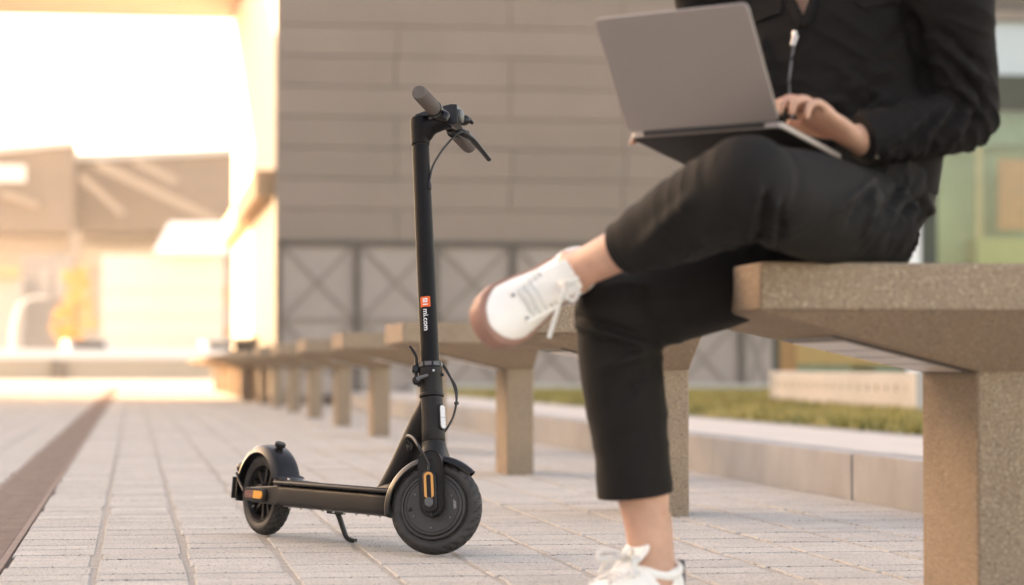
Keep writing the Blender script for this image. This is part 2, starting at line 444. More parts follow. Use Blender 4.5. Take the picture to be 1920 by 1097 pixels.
# pale side wall facing the passage
for i in range(6):
    ya = Y0 + .06 + i * 2.15
    bchild(MB().box(XL, XL + .03, ya + .01, ya + 2.14, 2.78, 6.27), 'side_panel', m_side)
    sp = bchild(MB().box(XL + .005, XL + .03, ya + .05, ya + 2.10, .1, 2.45), 'side_window', mat('cream_blind', (.70, .61, .52), .5, var=.05))
    MB().box(XL - .01, XL + .03, ya + 1.02, ya + 1.08, .1, 2.45).build('mullion', mat('pale_mullion', (.6, .48, .36), .5), sp)
bchild(MB().box(XL - .22, XL + .03, Y0 + .3, Y1, 2.46, 2.77), 'side_fascia', mat('brown_fascia', (.48, .31, .18), .6))
# gateway beam
bm_ = MB().box(-14, XL + .03, 38.6, Y1, 6.27, 7.6)
bchild(bm_, 'gateway_beam', m_soffit)
# unseen wing added on the left to keep the plaza in shade
wing = thing('shade_wing', 'long low pale wing added out of view on the left to shade the plaza', 'building', (-20, 6, 0))
wo = MB().box(-12, 0, -46, 46.6, 0, 9.3).build('wall', m_side, wing)
for i in range(18):
    for k in range(2): MB().box(-.02, .03, -44 + i * 5, -41 + i * 5, 1.2 + 4 * k, 3.6 + 4 * k).build('window', m_brown, wing)
MB().box(-12.3, .3, -46.3, 46.6, 9.3, 9.6).build('roof', m_kerb, wing)

# glazed pavilion to the right
pv = thing('glass_pavilion', 'glazed pavilion with green and orange panes in dark bronze frames', 'building', (7.7, 30.3, 0))
def glass(name, tint, refl=.12, rough=.05):
    m = bpy.data.materials.new(name); m.use_nodes = True; nt = m.node_tree; N = nt.nodes; N.remove(N['Principled BSDF'])
    t = N.new('ShaderNodeBsdfTransparent'); t.inputs[0].default_value = (*tint, 1); g = N.new('ShaderNodeBsdfGlossy'); g.inputs['Roughness'].default_value = rough
    x_ = N.new('ShaderNodeMixShader'); fz = N.new('ShaderNodeFresnel'); fz.inputs[0].default_value = 1.45
    ad = N.new('ShaderNodeMath'); ad.operation = 'ADD'; ad.inputs[1].default_value = refl
    nt.links.new(fz.outputs[0], ad.inputs[0]); nt.links.new(ad.outputs[0], x_.inputs[0]); nt.links.new(t.outputs[0], x_.inputs[1]); nt.links.new(g.outputs[0], x_.inputs[2])
    nt.links.new(x_.outputs[0], N['Material Output'].inputs[0]); return m
g_green = glass('green_glass', (.62, .86, .66)); g_clear = glass('pale_glass', (.9, .95, .92), .0); g_amber = glass('amber_glass', (1, .72, .35), .05)
g_blue = mat('painted_sky', (.42, .50, .54), .3, var=.03)  # sky reflection of the upper panes, painted as a flat blue grey
def pc(mb, name, m, parent=pv, **k): return mb.build(name, m, parent, **k)
pc(MB().box(0, 9, .62, .72, 0, 7), 'back_wall', mat('pale_green_wall', (.33, .42, .26), .8, var=.16, vscale=1.2))
pc(MB().box(0, 9, -.3, .72, -.02, .26), 'floor_slab', m_walk)
pc(MB().box(-.02, 9, -.25, .9, 7.0, 7.4), 'roof', m_brown)
xpost = 1.84                                        # the dark post seen behind the seated person
for xa, wd in ((-.02, .07), (xpost, .20), (4.2, .2), (6.6, .2)): pc(MB().box(xa, xa + wd, -.06, .1, .26, 4.7), 'post', mat('dark_green_frame', (.03, .04, .026), .5))
pc(MB().box(0, 9, -.10, .12, 4.71, 5.3), 'beam', m_brown)
pc(MB().box(0, 9, -.105, -.1, 4.71, 4.82), 'beam_edge', m_brace)
pc(MB().box(0, 9, -.09, .11, 3.62, 4.04), 'transom', mat('dark_green_frame', (.03, .04, .026), .5))
for a, b in ((.05, xpost), (xpost + .2, 4.2), (4.4, 6.6)):
    pc(MB().box(a, b, -.02, .0, .26, 3.62), 'pane', g_clear)
    pc(MB().box(a, b, -.02, 0, 4.04, 4.71), 'upper_pane', g_blue)
pc(MB().box(.05, .32, .15, .2, .26, 2.4), 'interior_panel', mat('deep_orange', (.70, .25, .10), .7))
pc(MB().box(.34, xpost, .25, .3, .47, 2.8), 'interior_panel', mat('amber_board', (.88, .43, .18), .7, var=.16, vscale=1.5))
for a, b in ((.34, 1.0), (1.3, xpost)): pc(MB().box(a, b, .15, .2, .26, .47), 'interior_panel', mat('teal_board', (.24, .33, .25), .7))
pc(MB().box(1.66, xpost - .005, -.05, -.021, .26, 2.2), 'white_jamb', m_white)
pc(MB().box(2.90, 3.4, .15, .2, 2.15, 3.02), 'interior_panel', mat('deep_orange', (.70, .25, .10), .7))
pc(MB().box(2.66, 2.74, .3, .34, .3, 3.2), 'interior_panel', mat('pale_orange', (.66, .46, .25), .7))
pc(MB().box(2.60, 3.6, .1, .5, .26, 2.03), 'counter', mat('yellow_green', (.47, .46, .21), .7, var=.05))
pc(MB().box(2.05, 2.16, .3, .34, .3, 3.3), 'interior_panel', mat('mint', (.30, .48, .34), .7))
pc(MB().box(2.05, 4.2, .28, .33, 3.2, 3.61), 'interior_panel', mat('mint_dark', (.22, .34, .24), .7))

# low white wall in front of the pavilion
A = Vector((4.97, 19.64, .10)); B_ = Vector((4.69, 14.95, .10))
dw = (B_ - A); ang = math.atan2(dw.y, dw.x); Lw = dw.length
lw = thing('planter_wall', 'low pale concrete planter wall with a line of round holes on the lawn', 'wall', A, ang)
m_pl = mat('pale_concrete', (.42, .41, .40), .85, var=.06, vscale=2, stain=(.37, .35, .33), stscale=1.2)
MB().box(0, Lw, 0, .25, 0, .300).build('wall_body', m_pl, lw, bevel=.008)
MB().box(0, .12, -.012, .26, 0, .306).build('end_cap', m_pl, lw)
MB().box(Lw - .25, Lw + .012, -.012, .26, 0, .306).build('end_cap', m_pl, lw)
hm = MB().lathe([(0.001, 0), (.024, 0), (.024, .006), (.001, .006)], 12).mesh('drain_hole', m_brown)
nh = 17
for i in range(nh):
    o = bpy.data.objects.new('drain_hole', hm); COL.objects.link(o); o.parent = lw; o.location = (.16 + i * (Lw - .45) / (nh - 1), -.004, .205)

# ------------------------------------------------------------------ benches
def make_bench():
    b = thing('concrete_bench', '', 'bench')
    MB().box(-.495, .06, -.35, .35, .527, .609).build('seat_slab', m_conc, b, bevel=.006)
    hb = bmesh.new()
    for p in [(-.493, -.346, .5265), (-.493, .346, .5265), (.057, -.346, .5265), (.057, .346, .5265), (-.05, -.16, .424), (-.05, .16, .424), (.057, -.16, .424), (.057, .16, .424)]: hb.verts.new(p)
    bmesh.ops.convex_hull(hb, input=hb.verts); me = bpy.data.meshes.new('bracket'); hb.to_mesh(me); hb.free(); me.materials.append(m_conc)
    o = bpy.data.objects.new('bracket', me); COL.objects.link(o); o.parent = b
    bv = o.modifiers.new('bevel', 'BEVEL'); bv.width = .004; bv.segments = 2
    MB().box(-.052, .057, -.162, .162, -.05, .426).build('leg', m_conc, b, bevel=.006)
    sl = math.atan2(.1025, .443)                       # underside falls towards the leg
    mx = Matrix.Translation((-.493, 0, .5265)) @ Matrix.Rotation(sl, 4, 'Y')
    L_ = math.hypot(.443, .1025)
    ls = MB().prism([(.17, -.20), (L_ - .004, -.145), (L_ - .004, .145), (.17, .20)], -.0040, .002, 'xy').build('light_strip', m_brown, b, mx=mx)
    MB().prism([(.20, -.178), (L_ - .02, -.128), (L_ - .02, .128), (.20, .178)], -.0058, -.0042, 'xy').build('diffuser', mat('opal_diffuser', (.62, .55, .49), .3, var=.05), ls)
    for i in range(3):
        xx = .26 + i * .055
        MB().box(xx, xx + .002, -.16 + .006 * i, .16 - .006 * i, -.0064, -.0059).build('diffuser_joint', m_black, ls)
    return b
ords = ['second', 'third', 'fourth', 'fifth', 'sixth', 'seventh', 'eighth', 'ninth', 'tenth', 'eleventh', 'twelfth', 'thirteenth', 'fourteenth', 'fifteenth', 'sixteenth']
b0 = make_bench()
for i in range(16):
    b = b0 if i == 0 else copy_tree(b0)
    b.location = (1.541 + random.uniform(-.004, .004) * (i > 0), 4.56 + 2.905 * i, 0)
    b['group'] = 'cantilevered concrete benches in the row'
    b['label'] = 'nearest concrete bench, the one the person in black sits on' if i == 0 else \
        ('concrete cantilevered bench behind the raised white sneaker, second in the row' if i == 1 else
         ('concrete cantilevered bench just right of the scooter stem, third in the row' if i == 2 else
          'concrete cantilevered bench, %s in the receding row counted from the person' % ords[i - 1]))

# ------------------------------------------------------------------ electric scooter
WB, WR, CAST, STEER = .84, .108, .2221, .7369
sc = thing('electric_scooter', 'matte black electric kick scooter parked on its kickstand on the paving', 'scooter', (.3358, 6.6224, 0))
sc.rotation_euler = (Matrix.Rotation(-1.14394, 3, 'Z') @ Matrix.Rotation(-.08352, 3, 'X')).to_euler()
ax_ = Vector((-math.sin(CAST), 0, math.cos(CAST)))
FB = Matrix(((math.cos(CAST), 0, ax_.x), (0, 1, 0), (math.sin(CAST), 0, ax_.z))).to_4x4()
FORK = Matrix.Translation((WB, 0, WR)) @ Matrix.Rotation(STEER, 4, ax_) @ FB         # steered assembly
HEAD = Matrix.Translation((WB, 0, WR)) @ FB                                           # same axis, fixed to the frame
REAR = Matrix.Translation((0, 0, WR))
def tyre(mx):
    prof = [(.0755, -.0185), (.0795, -.0215), (.0855, -.0238), (.0905, -.0240), (.0940, -.0234), (.0950, -.0228), (.0958, -.0224), (.0995, -.0203), (.1032, -.0168), (.1058, -.0120), (.1074, -.0062), (.1080, 0)]
    prof = prof + [(r, -y) for r, y in prof[-2::-1]]
    def groove(a, r, y):
        if r < .0955: return 0
        k = 28
        t = (a / (2 * math.pi) * k + abs(y) * 62 + (0 if y < 0 else .5)) % 1
        return .0050 if t < .30 and abs(y) > .0050 else 0
    t_ = MB().lathe(prof, 340, fn=groove, closed=True).build('tyre', m_rub, None, smooth=True, sharp=50)
    return t_
# rear wheel
rw = MB()
rw.lathe([(.0775, -.0205), (.0775, .0205), (.071, .0205), (.066, .010), (.064, 0), (.066, -.010), (.071, -.0205)], 64)
rw.lathe([(.006, -.026), (.022, -.024), (.026, -.016), (.026, .016), (.022, .024), (.006, .026)], 40)
for k in range(5):
    for s_ in (-1, 1):
        a = 2 * math.pi * k / 5 + .35 + s_ * .17
        m_ = Matrix.Rotation(a, 4, 'Y')
        rw.loft([[(-.0045, -.009, .02), (.0045, -.009, .02), (.0045, .009, .02), (-.0045, .009, .02)], [(-.006, -.011, .068), (.006, -.011, .068), (.006, .011, .068), (-.006, .011, .068)]], M=m_ @ Matrix.Translation((s_ * .006, 0, 0)))
wheel_r = rw.build('rear_wheel', m_satin, sc, smooth=True, mx=REAR)
t = tyre(None); t.parent = wheel_r
MB().tube([(-.045, -.006, -.048), (-.034, -.022, -.036)], .0045, 10).build('valve', m_black, wheel_r, smooth=True)
MB().lathe([(.028, .028), (.058, .028), (.058, .031), (.028, .031)], 48).build('brake_disc', m_steel, wheel_r, smooth=True)
# front wheel with hub motor
fwm = MB().lathe([(.0001, -.0335), (.0600, -.0335), (.0612, -.0322), (.0625, -.0322), (.0637, -.0335), (.0665, -.0332), (.0690, -.0300), (.0698, -.0270), (.0706, -.0270), (.0715, -.0295), (.0762, -.0290), (.0780, -.0215),
                  (.0780, .0215), (.0762, .0290), (.0700, .0270), (.0660, .0335), (.0001, .0335)], 96)
wheel_f = fwm.build('front_wheel', m_hub, sc, smooth=True, sharp=25, mx=FORK)
t = tyre(None); t.parent = wheel_f
scr = MB().lathe([(.0001, -.0005), (.0010, -.0005), (.0012, -.0012), (.0024, -.0012), (.0026, .001), (.0001, .001)], 16).mesh('screw', mat('dark_screw', (.16, .15, .145), .4, metal=.8), True)
rec = MB().lathe([(.0026, -.0004), (.0042, -.0004), (.0042, .0004), (.0026, .0004)], 20).mesh('screw_recess', m_black, True)
for k in range(6):
    a = -math.pi / 2 + k * math.pi / 3 - .12
    for me_, nm, dy in ((scr, 'screw', -.0336), (rec, 'screw_recess', -.0338)):
        if k == 3: continue
        o = bpy.data.objects.new(nm, me_); COL.objects.link(o); o.parent = wheel_f; o.location = (.0505 * math.cos(a), dy, .0505 * math.sin(a))
MB().lathe([(.0001, -.040), (.0028, -.040), (.0028, -.0365), (.0055, -.036), (.0060, -.0325), (.0001, -.0325)], 20).build('valve_cap', m_black, wheel_f, smooth=True, mx=Matrix.Translation((-.0545, 0, -.002)))
# small printed lines on the motor cover
pl = MB()
for i in range(3): pl.box(.0505 + i * .0022, .0513 + i * .0022, -.0339, -.0336, -.012 + .001 * i, .010 - .002 * i)
pl.build('print', mat('print_grey', (.45, .44, .43), .6), wheel_f)
# front fork
def sell(cx, hx, hy, z, n=28, p=2.6):
    r = []
    for i in range(n):
        a = 2 * math.pi * i / n; c, s_ = math.cos(a), math.sin(a)
        r.append((cx + hx * math.copysign(abs(c) ** (2 / p), c), hy * math.copysign(abs(s_) ** (2 / p), s_), z))
    return r
fk = MB().loft([sell(0, .0275, .0275, .1545, p=2), sell(0, .0283, .0285, .150, p=2), sell(.0005, .0285, .031, .142, p=2.1), sell(.002, .0300, .043, .126, p=2.6), sell(.003, .0302, .0515, .112), sell(.003, .030, .0525, .104)])
fork = fk.build('fork', m_satin, sc, smooth=True, sharp=40, mx=FORK)
for s_ in (-1, 1):
    lg = MB().loft([[(x_, s_ * (.0370 if k == 0 else .0525 if k < 3 else .0505) , z_) for x_, z_ in [((a - .003) * (1 if k < 3 else .86) + .003, (b - .04) * (1 if k < 3 else .98) + .04) for a, b in stadium(.0285, -.028, .126, 10, .003)]] for k in (0, 1, 3)])
    lg.build('fork_leg', m_satin, fork, smooth=True, sharp=28)
# side reflector on the fork leg
def ring_shape(o, i, y0, y1):
    n = len(o); mb = MB(); mb.add([(a, y0, b) for a, b in o] + [(a, y0, b) for a, b in i] + [(a, y1, b) for a, b in o] + [(a, y1, b) for a, b in i],
        [(k, (k + 1) % n, (k + 1) % n + n, k + n) for k in range(n)] + [(k + 2 * n, k + 3 * n, (k + 1) % n + 3 * n, (k + 1) % n + 2 * n) for k in range(n)] +
        [(k, k + 2 * n, (k + 1) % n + 2 * n, (k + 1) % n) for k in range(n)] + [(k + n, (k + 1) % n + n, (k + 1) % n + 3 * n, k + 3 * n) for k in range(n)])
    return mb
hold = MB().loft([[(a, -.0500, b) for a, b in stadium(.0175, -.020, .080, 12, .001)], [(a, -.0575, b) for a, b in stadium(.0165, -.019, .079, 12, .001)], [(a * .93, -.0600, b * .96 + .001) for a, b in stadium(.0155, -.018, .078, 12, .001)]]).build('reflector_holder', m_satin, fork, smooth=True, sharp=30)
def ushape(hw, z0, zt, th):
    o = []; i = []
    for k in range(15):
        a = math.pi * k / 14; o.append((hw * math.cos(a), zt - hw + hw * math.sin(a))); i.append(((hw - th) * math.cos(a), zt - hw + (hw - th) * math.sin(a)))
    o = [(hw, z0 + .005)] + o + [(-hw, z0 + .005)]; i = [(hw - th, z0)] + i + [(-hw + th, z0)]
    n = len(o); mb = MB(); y0, y1 = -.0585, -.0615
    mb.add([(a, y0, b) for a, b in o] + [(a, y0, b) for a, b in i] + [(a, y1, b) for a, b in o] + [(a, y1, b) for a, b in i],
        [(k, k + 1, k + 1 + n, k + n) for k in range(n - 1)] + [(k + 2 * n, k + 3 * n, k + 1 + 3 * n, k + 1 + 2 * n) for k in range(n - 1)] +
        [(k, k + 2 * n, k + 1 + 2 * n, k + 1) for k in range(n - 1)] + [(k + n, k + 1 + n, k + 1 + 3 * n, k + 3 * n) for k in range(n - 1)] + [(0, n, 3 * n, 2 * n), (n - 1, 3 * n - 1, 4 * n - 1, 2 * n - 1)])
    return mb
ushape(.0112, .0135, .0745, .0058).build('reflector', m_orange, hold, smooth=True, sharp=40, mx=Matrix.Translation((.001, 0, 0)))
hx = [(.0115 * math.cos(math.pi / 6 + k * math.pi / 3), .0125 * math.sin(math.pi / 6 + k * math.pi / 3) + .004) for k in range(6)]
MB().prism(hx, -.059, -.0645, 'xz').build('axle_cap', m_dgrey, hold, bevel=.002)
MB().box(-.0015, .0015, -.0535, -.040, -.0285, -.018).build('axle_slot', m_black, fork, mx=Matrix.Translation((.002, 0, 0)))
# fenders
def fender(a0, a1, rad, hw, n=36, lip=.010, thick=.0022, tip=None):
    rings = []
    for i in range(n + 1):
        t = i / n; a = R(a0 + (a1 - a0) * t); w = hw * (1 if not tip else min(1, tip + (1 - tip) * min(t / .16, 1)))
        out = []; inn = []
        for j in range(13):
            u = -1 + 2 * j / 12; q = rad + .006 * (1 - abs(u) ** 2.2) - lip * max(0, abs(u) - .78) / .22
            out.append((q, w * u)); inn.append((q - thick, w * u * .96))
        rings.append([(r * math.cos(a), y, r * math.sin(a)) for r, y in out + inn[::-1]])
    return MB().loft(rings)
ff = fender(39, 184, .116, .0335, tip=.35).build('front_fender', m_gloss, sc, smooth=True, sharp=40, mx=FORK)
rf = fender(21, 192, .1195, .0395, lip=.016).build('rear_fender', m_gloss, sc, smooth=True, sharp=40, mx=REAR)
MB().lathe([(.0001, 0), (.0105, 0), (.0095, .008), (.0100, .010), (.0138, .013), (.0142, .020), (.0125, .0225), (.0001, .0232)], 24, M=Matrix.Translation((.043, 0, .110)) @ Matrix.Rotation(R(20), 4, 'Y') @ Matrix.Rotation(R(90), 4, 'X')).build('latch_button', m_satin, rf, smooth=True)
tl = MB().lathe([(.0001, 0), (.0150, 0), (.0160, .004), (.0160, .020), (.0135, .024), (.0001, .0245)], 28).build('tail_light', m_satin, rf, smooth=True, mx=Matrix.Translation((-.124, 0, .060)) @ Matrix.Rotation(R(90), 4, 'Z') @ Matrix.Scale(1.45, 4, (0, 1, 0)))
MB().lathe([(.0001, .024), (.0120, .024), (.0120, .0275), (.0001, .029)], 28).build('tail_lens', m_redl, tl, smooth=True)
MB().box(-.1480, -.1445, -.030, .030, -.020, .036).build('mudguard_flap', m_black, rf, bevel=.0015)
MB().box(-.146, -.115, -.012, .012, -.008, .012).build('flap_bracket', m_black, rf)
for s_ in (-1, 1):
    MB().tube(catmull([(-.108, s_ * .0385, .046), (-.075, s_ * .044, .022), (-.035, s_ * .051, .002)], 5), .0035, 8).build('fender_stay', m_satin, rf, smooth=True)
path = catmull([(.1150, 0, .046), (.1225, 0, .0405), (.133, 0, .0372), (.155, 0, .0358), (.200, 0, .0352)], 5); rg = []
for i, q in enumerate(path):
    t = (path[min(i + 1, len(path) - 1)] - path[max(i - 1, 0)]).normalized(); nrm = Vector((-t.z, 0, t.x)); u_ = i / (len(path) - 1); ring = []
    if nrm.z < 0: nrm = -nrm
    for j in range(13): v = -1 + j / 6; ring.append(q + Vector((0, .0385 * v, 0)) + nrm * (.0075 * (1 - u_) * (1 - v * v) + .0025))
    ring += [q + Vector((0, .0385 * (1 - j / 6), 0)) - nrm * .0005 for j in range(13)]
    rg.append(ring)
MB().loft(rg).build('fender_foot', m_gloss, rf, smooth=True, sharp=50)
for s_ in (-1, 1): MB().ball((.150, s_ * .022, .0395), .0036, n=6).build('screw', m_steel, rf, smooth=True)
# deck
def rrect(hy, z0, z1, x_, r=.012, n=5):
    p = []
    for cy_, cz_, a0 in ((hy - r, z1 - r, 0), (-hy + r, z1 - r, 90), (-hy + r, z0 + r, 180), (hy - r, z0 + r, 270)):
        for k in range(n): a = R(a0 + 90 * k / (n - 1)); p.append((x_, cy_ + r * math.cos(a), cz_ + r * math.sin(a)))
    return p
dk = MB().loft([rrect(.068, .0835, .1310, .165), rrect(.070, .0825, .1335, .190), rrect(.070, .0825, .1335, .655), rrect(.066, .0825, .1335, .705), rrect(.052, .0830, .1330, .738, r=.02), rrect(.034, .088, .128, .752, r=.018)])
deck = dk.build('deck', m_satin, sc, smooth=True, sharp=40)
MB().loft([rrect(.0765, .1340, .1415, .170, r=.0035), rrect(.0775, .1335, .1425, .185, r=.0042), rrect(.0775, .1335, .1425, .690, r=.0042), rrect(.066, .1340, .1415, .722, r=.0035)]).build('footboard', m_satin, deck, smooth=True, sharp=40)
mt_ = MB().prism([(.20, -.062), (.66, -.062), (.68, -.045), (.68, .045), (.66, .062), (.20, .062)], .1427, .1450, 'xy').build('rubber_mat', m_rub, deck)
MB().box(.20, .70, -.058, .058, .0795, .0825).build('bottom_plate', m_dgrey, deck)
bolt = MB().lathe([(.0001, 0), (.0032, 0), (.0032, .004), (.0001, .004)], 10, M=Matrix.Rotation(R(-90), 4, 'X')).mesh('bolt', m_steel, True)
for i in range(9):
    for s_ in (-1, 1):
        o = bpy.data.objects.new('bolt', bolt); COL.objects.link(o); o.parent = deck; o.location = (.225 + i * .056, s_ * .052, .0800)
for s_ in (-1, 1):
    arm = MB().loft([[(.19, s_ * .0695, .083), (.19, s_ * .0695, .131), (.19, s_ * .046, .131), (.19, s_ * .046, .083)],
                     [(.13, s_ * .067, .082), (.13, s_ * .067, .128), (.13, s_ * .047, .128), (.13, s_ * .047, .082)],
                     [(.05, s_ * .063, .0835), (.05, s_ * .063, .1235), (.05, s_ * .047, .1235), (.05, s_ * .047, .0835)],
                     [(.022, s_ * .060, .085), (.022, s_ * .060, .1225), (.022, s_ * .047, .1225), (.022, s_ * .047, .085)],
                     [(-.012, s_ * .056, .096), (-.012, s_ * .056, .118), (-.012, s_ * .048, .118), (-.012, s_ * .048, .096)]]).build('rear_arm', m_satin, sc, bevel=.003)
    cap = [(b, a) for a, b in stadium(.0170, .010, .128, 10)]
    hd_ = MB().loft([[(a, s_ * .060, b + .104) for a, b in cap], [(a, s_ * .0715, b + .104) for a, b in cap], [(a * .96 + .001, s_ * .0755, b * .88 + .104) for a, b in cap]]).build('reflector_holder', m_satin, arm, smooth=True, sharp=30)
    inn = [(b, a) for a, b in stadium(.0098, .021, .117, 10)]
    inr = [(a, b) for a, b in inn if a > .069]; inl = [(a, b) for a, b in inn if a <= .069]
    for nm, mm, poly in (('amber_reflector', m_amber, sorted(inr, key=lambda p: math.atan2(p[1], p[0] - .09)) + []), ('red_reflector', m_redl, sorted(inl, key=lambda p: math.atan2(p[1], p[0] - .045)))):
        if nm[0] == 'a': poly = [(.0693, -.0098)] + [p for p in poly] + [(.0693, .0098)]; poly.sort(key=lambda p: math.atan2(p[1], p[0] - .09))
        else: poly = poly + [(.0687, -.0098), (.0687, .0098)]; poly.sort(key=lambda p: math.atan2(p[1], p[0] - .045))
        MB().prism([(a, b + .104) for a, b in poly], s_ * .0745, s_ * .0775, 'xz').build(nm, mm, hd_)
# down tube and head tube
MB().tube(catmull([(.585, 0, .112), (.635, 0, .150), (.690, 0, .222), (.745, 0, .302), (.772, 0, .352)], 6), lerp_list([(.020, .036), (.031, .034), (.031, .031), (.030, .029), (.020, .022)], 6), 24, ref=(0, 0, 1)).build('down_tube', m_satin, sc, smooth=True, sharp=60)
MB().loft([rrect(.040, .120, .140, .60, r=.009), rrect(.040, .115, .158, .655, r=.018), rrect(.037, .105, .165, .700, r=.022), rrect(.030, .100, .140, .742, r=.018)]).build('deck_neck', m_satin, sc, smooth=True, sharp=50)
def cyl(prof, n=40):   # revolve (r, z) about z
    return MB().loft([[(r * math.cos(2 * math.pi * j / n), r * math.sin(2 * math.pi * j / n), z) for j in range(n)] for r, z in prof])
head = cyl([(.0262, .1562), (.0272, .158), (.0268, .180), (.0260, .215), (.0256, .2600)]).build('head_tube', m_satin, sc, smooth=True, sharp=50, mx=HEAD)
cyl([(.0240, .1535), (.0240, .1570)]).build('head_seam', m_black, head)
vang = math.atan2(-5.595, 1.593)                       # side of the stem turned to the photographer
def on_tube(ang, r): return Matrix.Rotation(ang, 4, 'Z') @ Matrix.Translation((r, 0, 0))
rm = FORK.copy(); ra = vang + .86
RM = HEAD.inverted() @ FORK @ Matrix.Rotation(ra, 4, 'Z')
ho = MB().loft([[(.0225, a, b) for a, b in stadium(.0105, .178, .241, 10)], [(.0290, a, b) for a, b in stadium(.0105, .178, .241, 10)], [(.0305, a * .9, (b - .21) * .97 + .21) for a, b in stadium(.0105, .178, .241, 10)]]).build('reflector_holder', m_satin, head, smooth=True, sharp=30, mx=RM)
MB().prism(stadium(.0080, .182, .237, 10), .0295, .0322, 'yz').build('reflector', m_clear, ho)
MB().box(.0321, .0325, -.008, .008, .2075, .2085).build('reflector_seam', m_dgrey, ho)
# folding collar
col_ = cyl([(.0272, .2615), (.0288, .2625), (.0288, .2680), (.0270, .2700), (.0268, .3150), (.0272, .3160), (.0272, .3290), (.0258, .3305)]).build('folding_collar', m_satin, sc, smooth=True, sharp=30, mx=FORK)
cyl([(.0262, .3300), (.0282, .3306), (.0282, .3430), (.0266, .3440), (.0225, .3445)]).build('safety_ring', m_gloss, col_, smooth=True, sharp=30)
for k in range(7):
    MB().box(.0274, .0287, -.008, .008, .3325, .3415).build('ring_facet', m_dgrey, col_, mx=Matrix.Rotation(vang - .9 + k * .72, 4, 'Z'), bevel=.001)
MB().lathe([(.0001, 0), (.0028, 0), (.0028, .002), (.0001, .002)], 14).build('screw', m_steel, col_, smooth=True, mx=Matrix.Rotation(vang + .25, 4, 'Z') @ Matrix.Translation((.0275, 0, .319)) @ Matrix.Rotation(R(-90), 4, 'Z'))
MB().lathe([(.0001, 0), (.0038, 0), (.0038, .004), (.0001, .004)], 14).build('bolt', m_black, col_, smooth=True, mx=Matrix.Rotation(vang + 1.25, 4, 'Z') @ Matrix.Translation((.028, 0, .312)) @ Matrix.Rotation(R(-90), 4, 'Z'))
BK = Matrix.Rotation(vang - 1.57, 4, 'Z')             # the hinge side, to the left
lv = MB().tube(catmull([(.0285, 0, .290), (.0345, 0, .318), (.0325, 0, .345), (.0325, 0, .360), (.0385, 0, .374), (.0460, 0, .386)], 5), lerp_list([(.004, .009), (.0045, .009), (.004, .008), (.0038, .0075), (.0035, .007), (.0022, .005)], 5), 12, ref=(1, 0, 0)).build('folding_lever', m_satin, col_, smooth=True, mx=BK)
MB().box(.027, .043, -.009, .009, .321, .339).build('lever_clasp', m_gloss, col_, bevel=.003, mx=BK)
kn = MB().lathe([(.0001, -.010), (.0050, -.010), (.0055, -.0085), (.0088, -.0085), (.0105, -.006), (.0105, .006), (.0001, .006)], 28).build('hinge_knob', m_satin, col_, smooth=True, mx=BK @ Matrix.Translation((.033, .0, .2985)) @ Matrix.Rotation(R(-90) , 4, 'Z') @ Matrix.Rotation(R(90), 4, 'Z') @ Matrix.Translation((0, .022, 0)) @ Matrix.Rotation(math.pi, 4, 'Z'))
MB().tube([(.033, .031, .2985), (.020, .033, .3035), (.006, .0330, .3075)], [(.0055, .003), (.0045, .003), (.0035, .0025)], 12, ref=(0, 0, 1)).build('hinge_lever', m_dgrey, col_, smooth=True, mx=BK)
# stem
stem = cyl([(.0216, .335), (.0216, .60), (.0203, .874), (.0203, .8765)]).build('stem', m_stem, sc, smooth=True, sharp=40, mx=FORK)
top = MB()
top.loft([[(r * math.cos(2 * math.pi * j / 32), r * math.sin(2 * math.pi * j / 32), z) for j in range(32)] for r, z in ((.0215, .8775), (.0222, .879), (.0225, .930), (.0222, .9455), (.0200, .9480))])
top.tube(catmull([(-.004, 0, .905), (.012, 0, .914), (.035, 0, .922), (.062, 0, .927), (.080, 0, .929)], 6), lerp_list([(.032, .020), (.029, .020), (.0185, .019), (.0165, .018), (.015, .017)], 6), 24, ref=(0, 0, 1))
me_ = remesh(top, 'stem_head', .0016, 6)
sh_ = link_mesh(me_, 'stem_head', m_stem, sc); sh_.matrix_local = FORK
cyl([(.0195, .8762), (.0195, .8782)]).build('stem_seam', m_black, stem)
# dashboard wedge
dd = MB().loft([[(-.006, y_, z_) for y_, z_ in ((-.017, .9485), (.017, .9485), (.017, .9520), (-.017, .9520))], [(.03, y_, z_) for y_, z_ in ((-.0215, .942), (.0215, .942), (.020, .9590), (-.020, .9590))],
                [(.085, y_, z_) for y_, z_ in ((-.0245, .912), (.0245, .912), (.023, .9640), (-.023, .9640))], [(.100, y_, z_) for y_, z_ in ((-.022, .915), (.022, .915), (.022, .9620), (-.022, .9620))]])
dash = dd.build('dashboard', m_gloss, sc, bevel=.003, mx=FORK)
MB().lathe([(.0001, 0), (.0175, 0), (.0175, .006), (.014, .0085), (.0001, .010)], 32).build('headlight', m_dgrey, dash, smooth=True, mx=Matrix.Translation((.0995, 0, .938)) @ Matrix.Rotation(R(-90), 4, 'Z'))
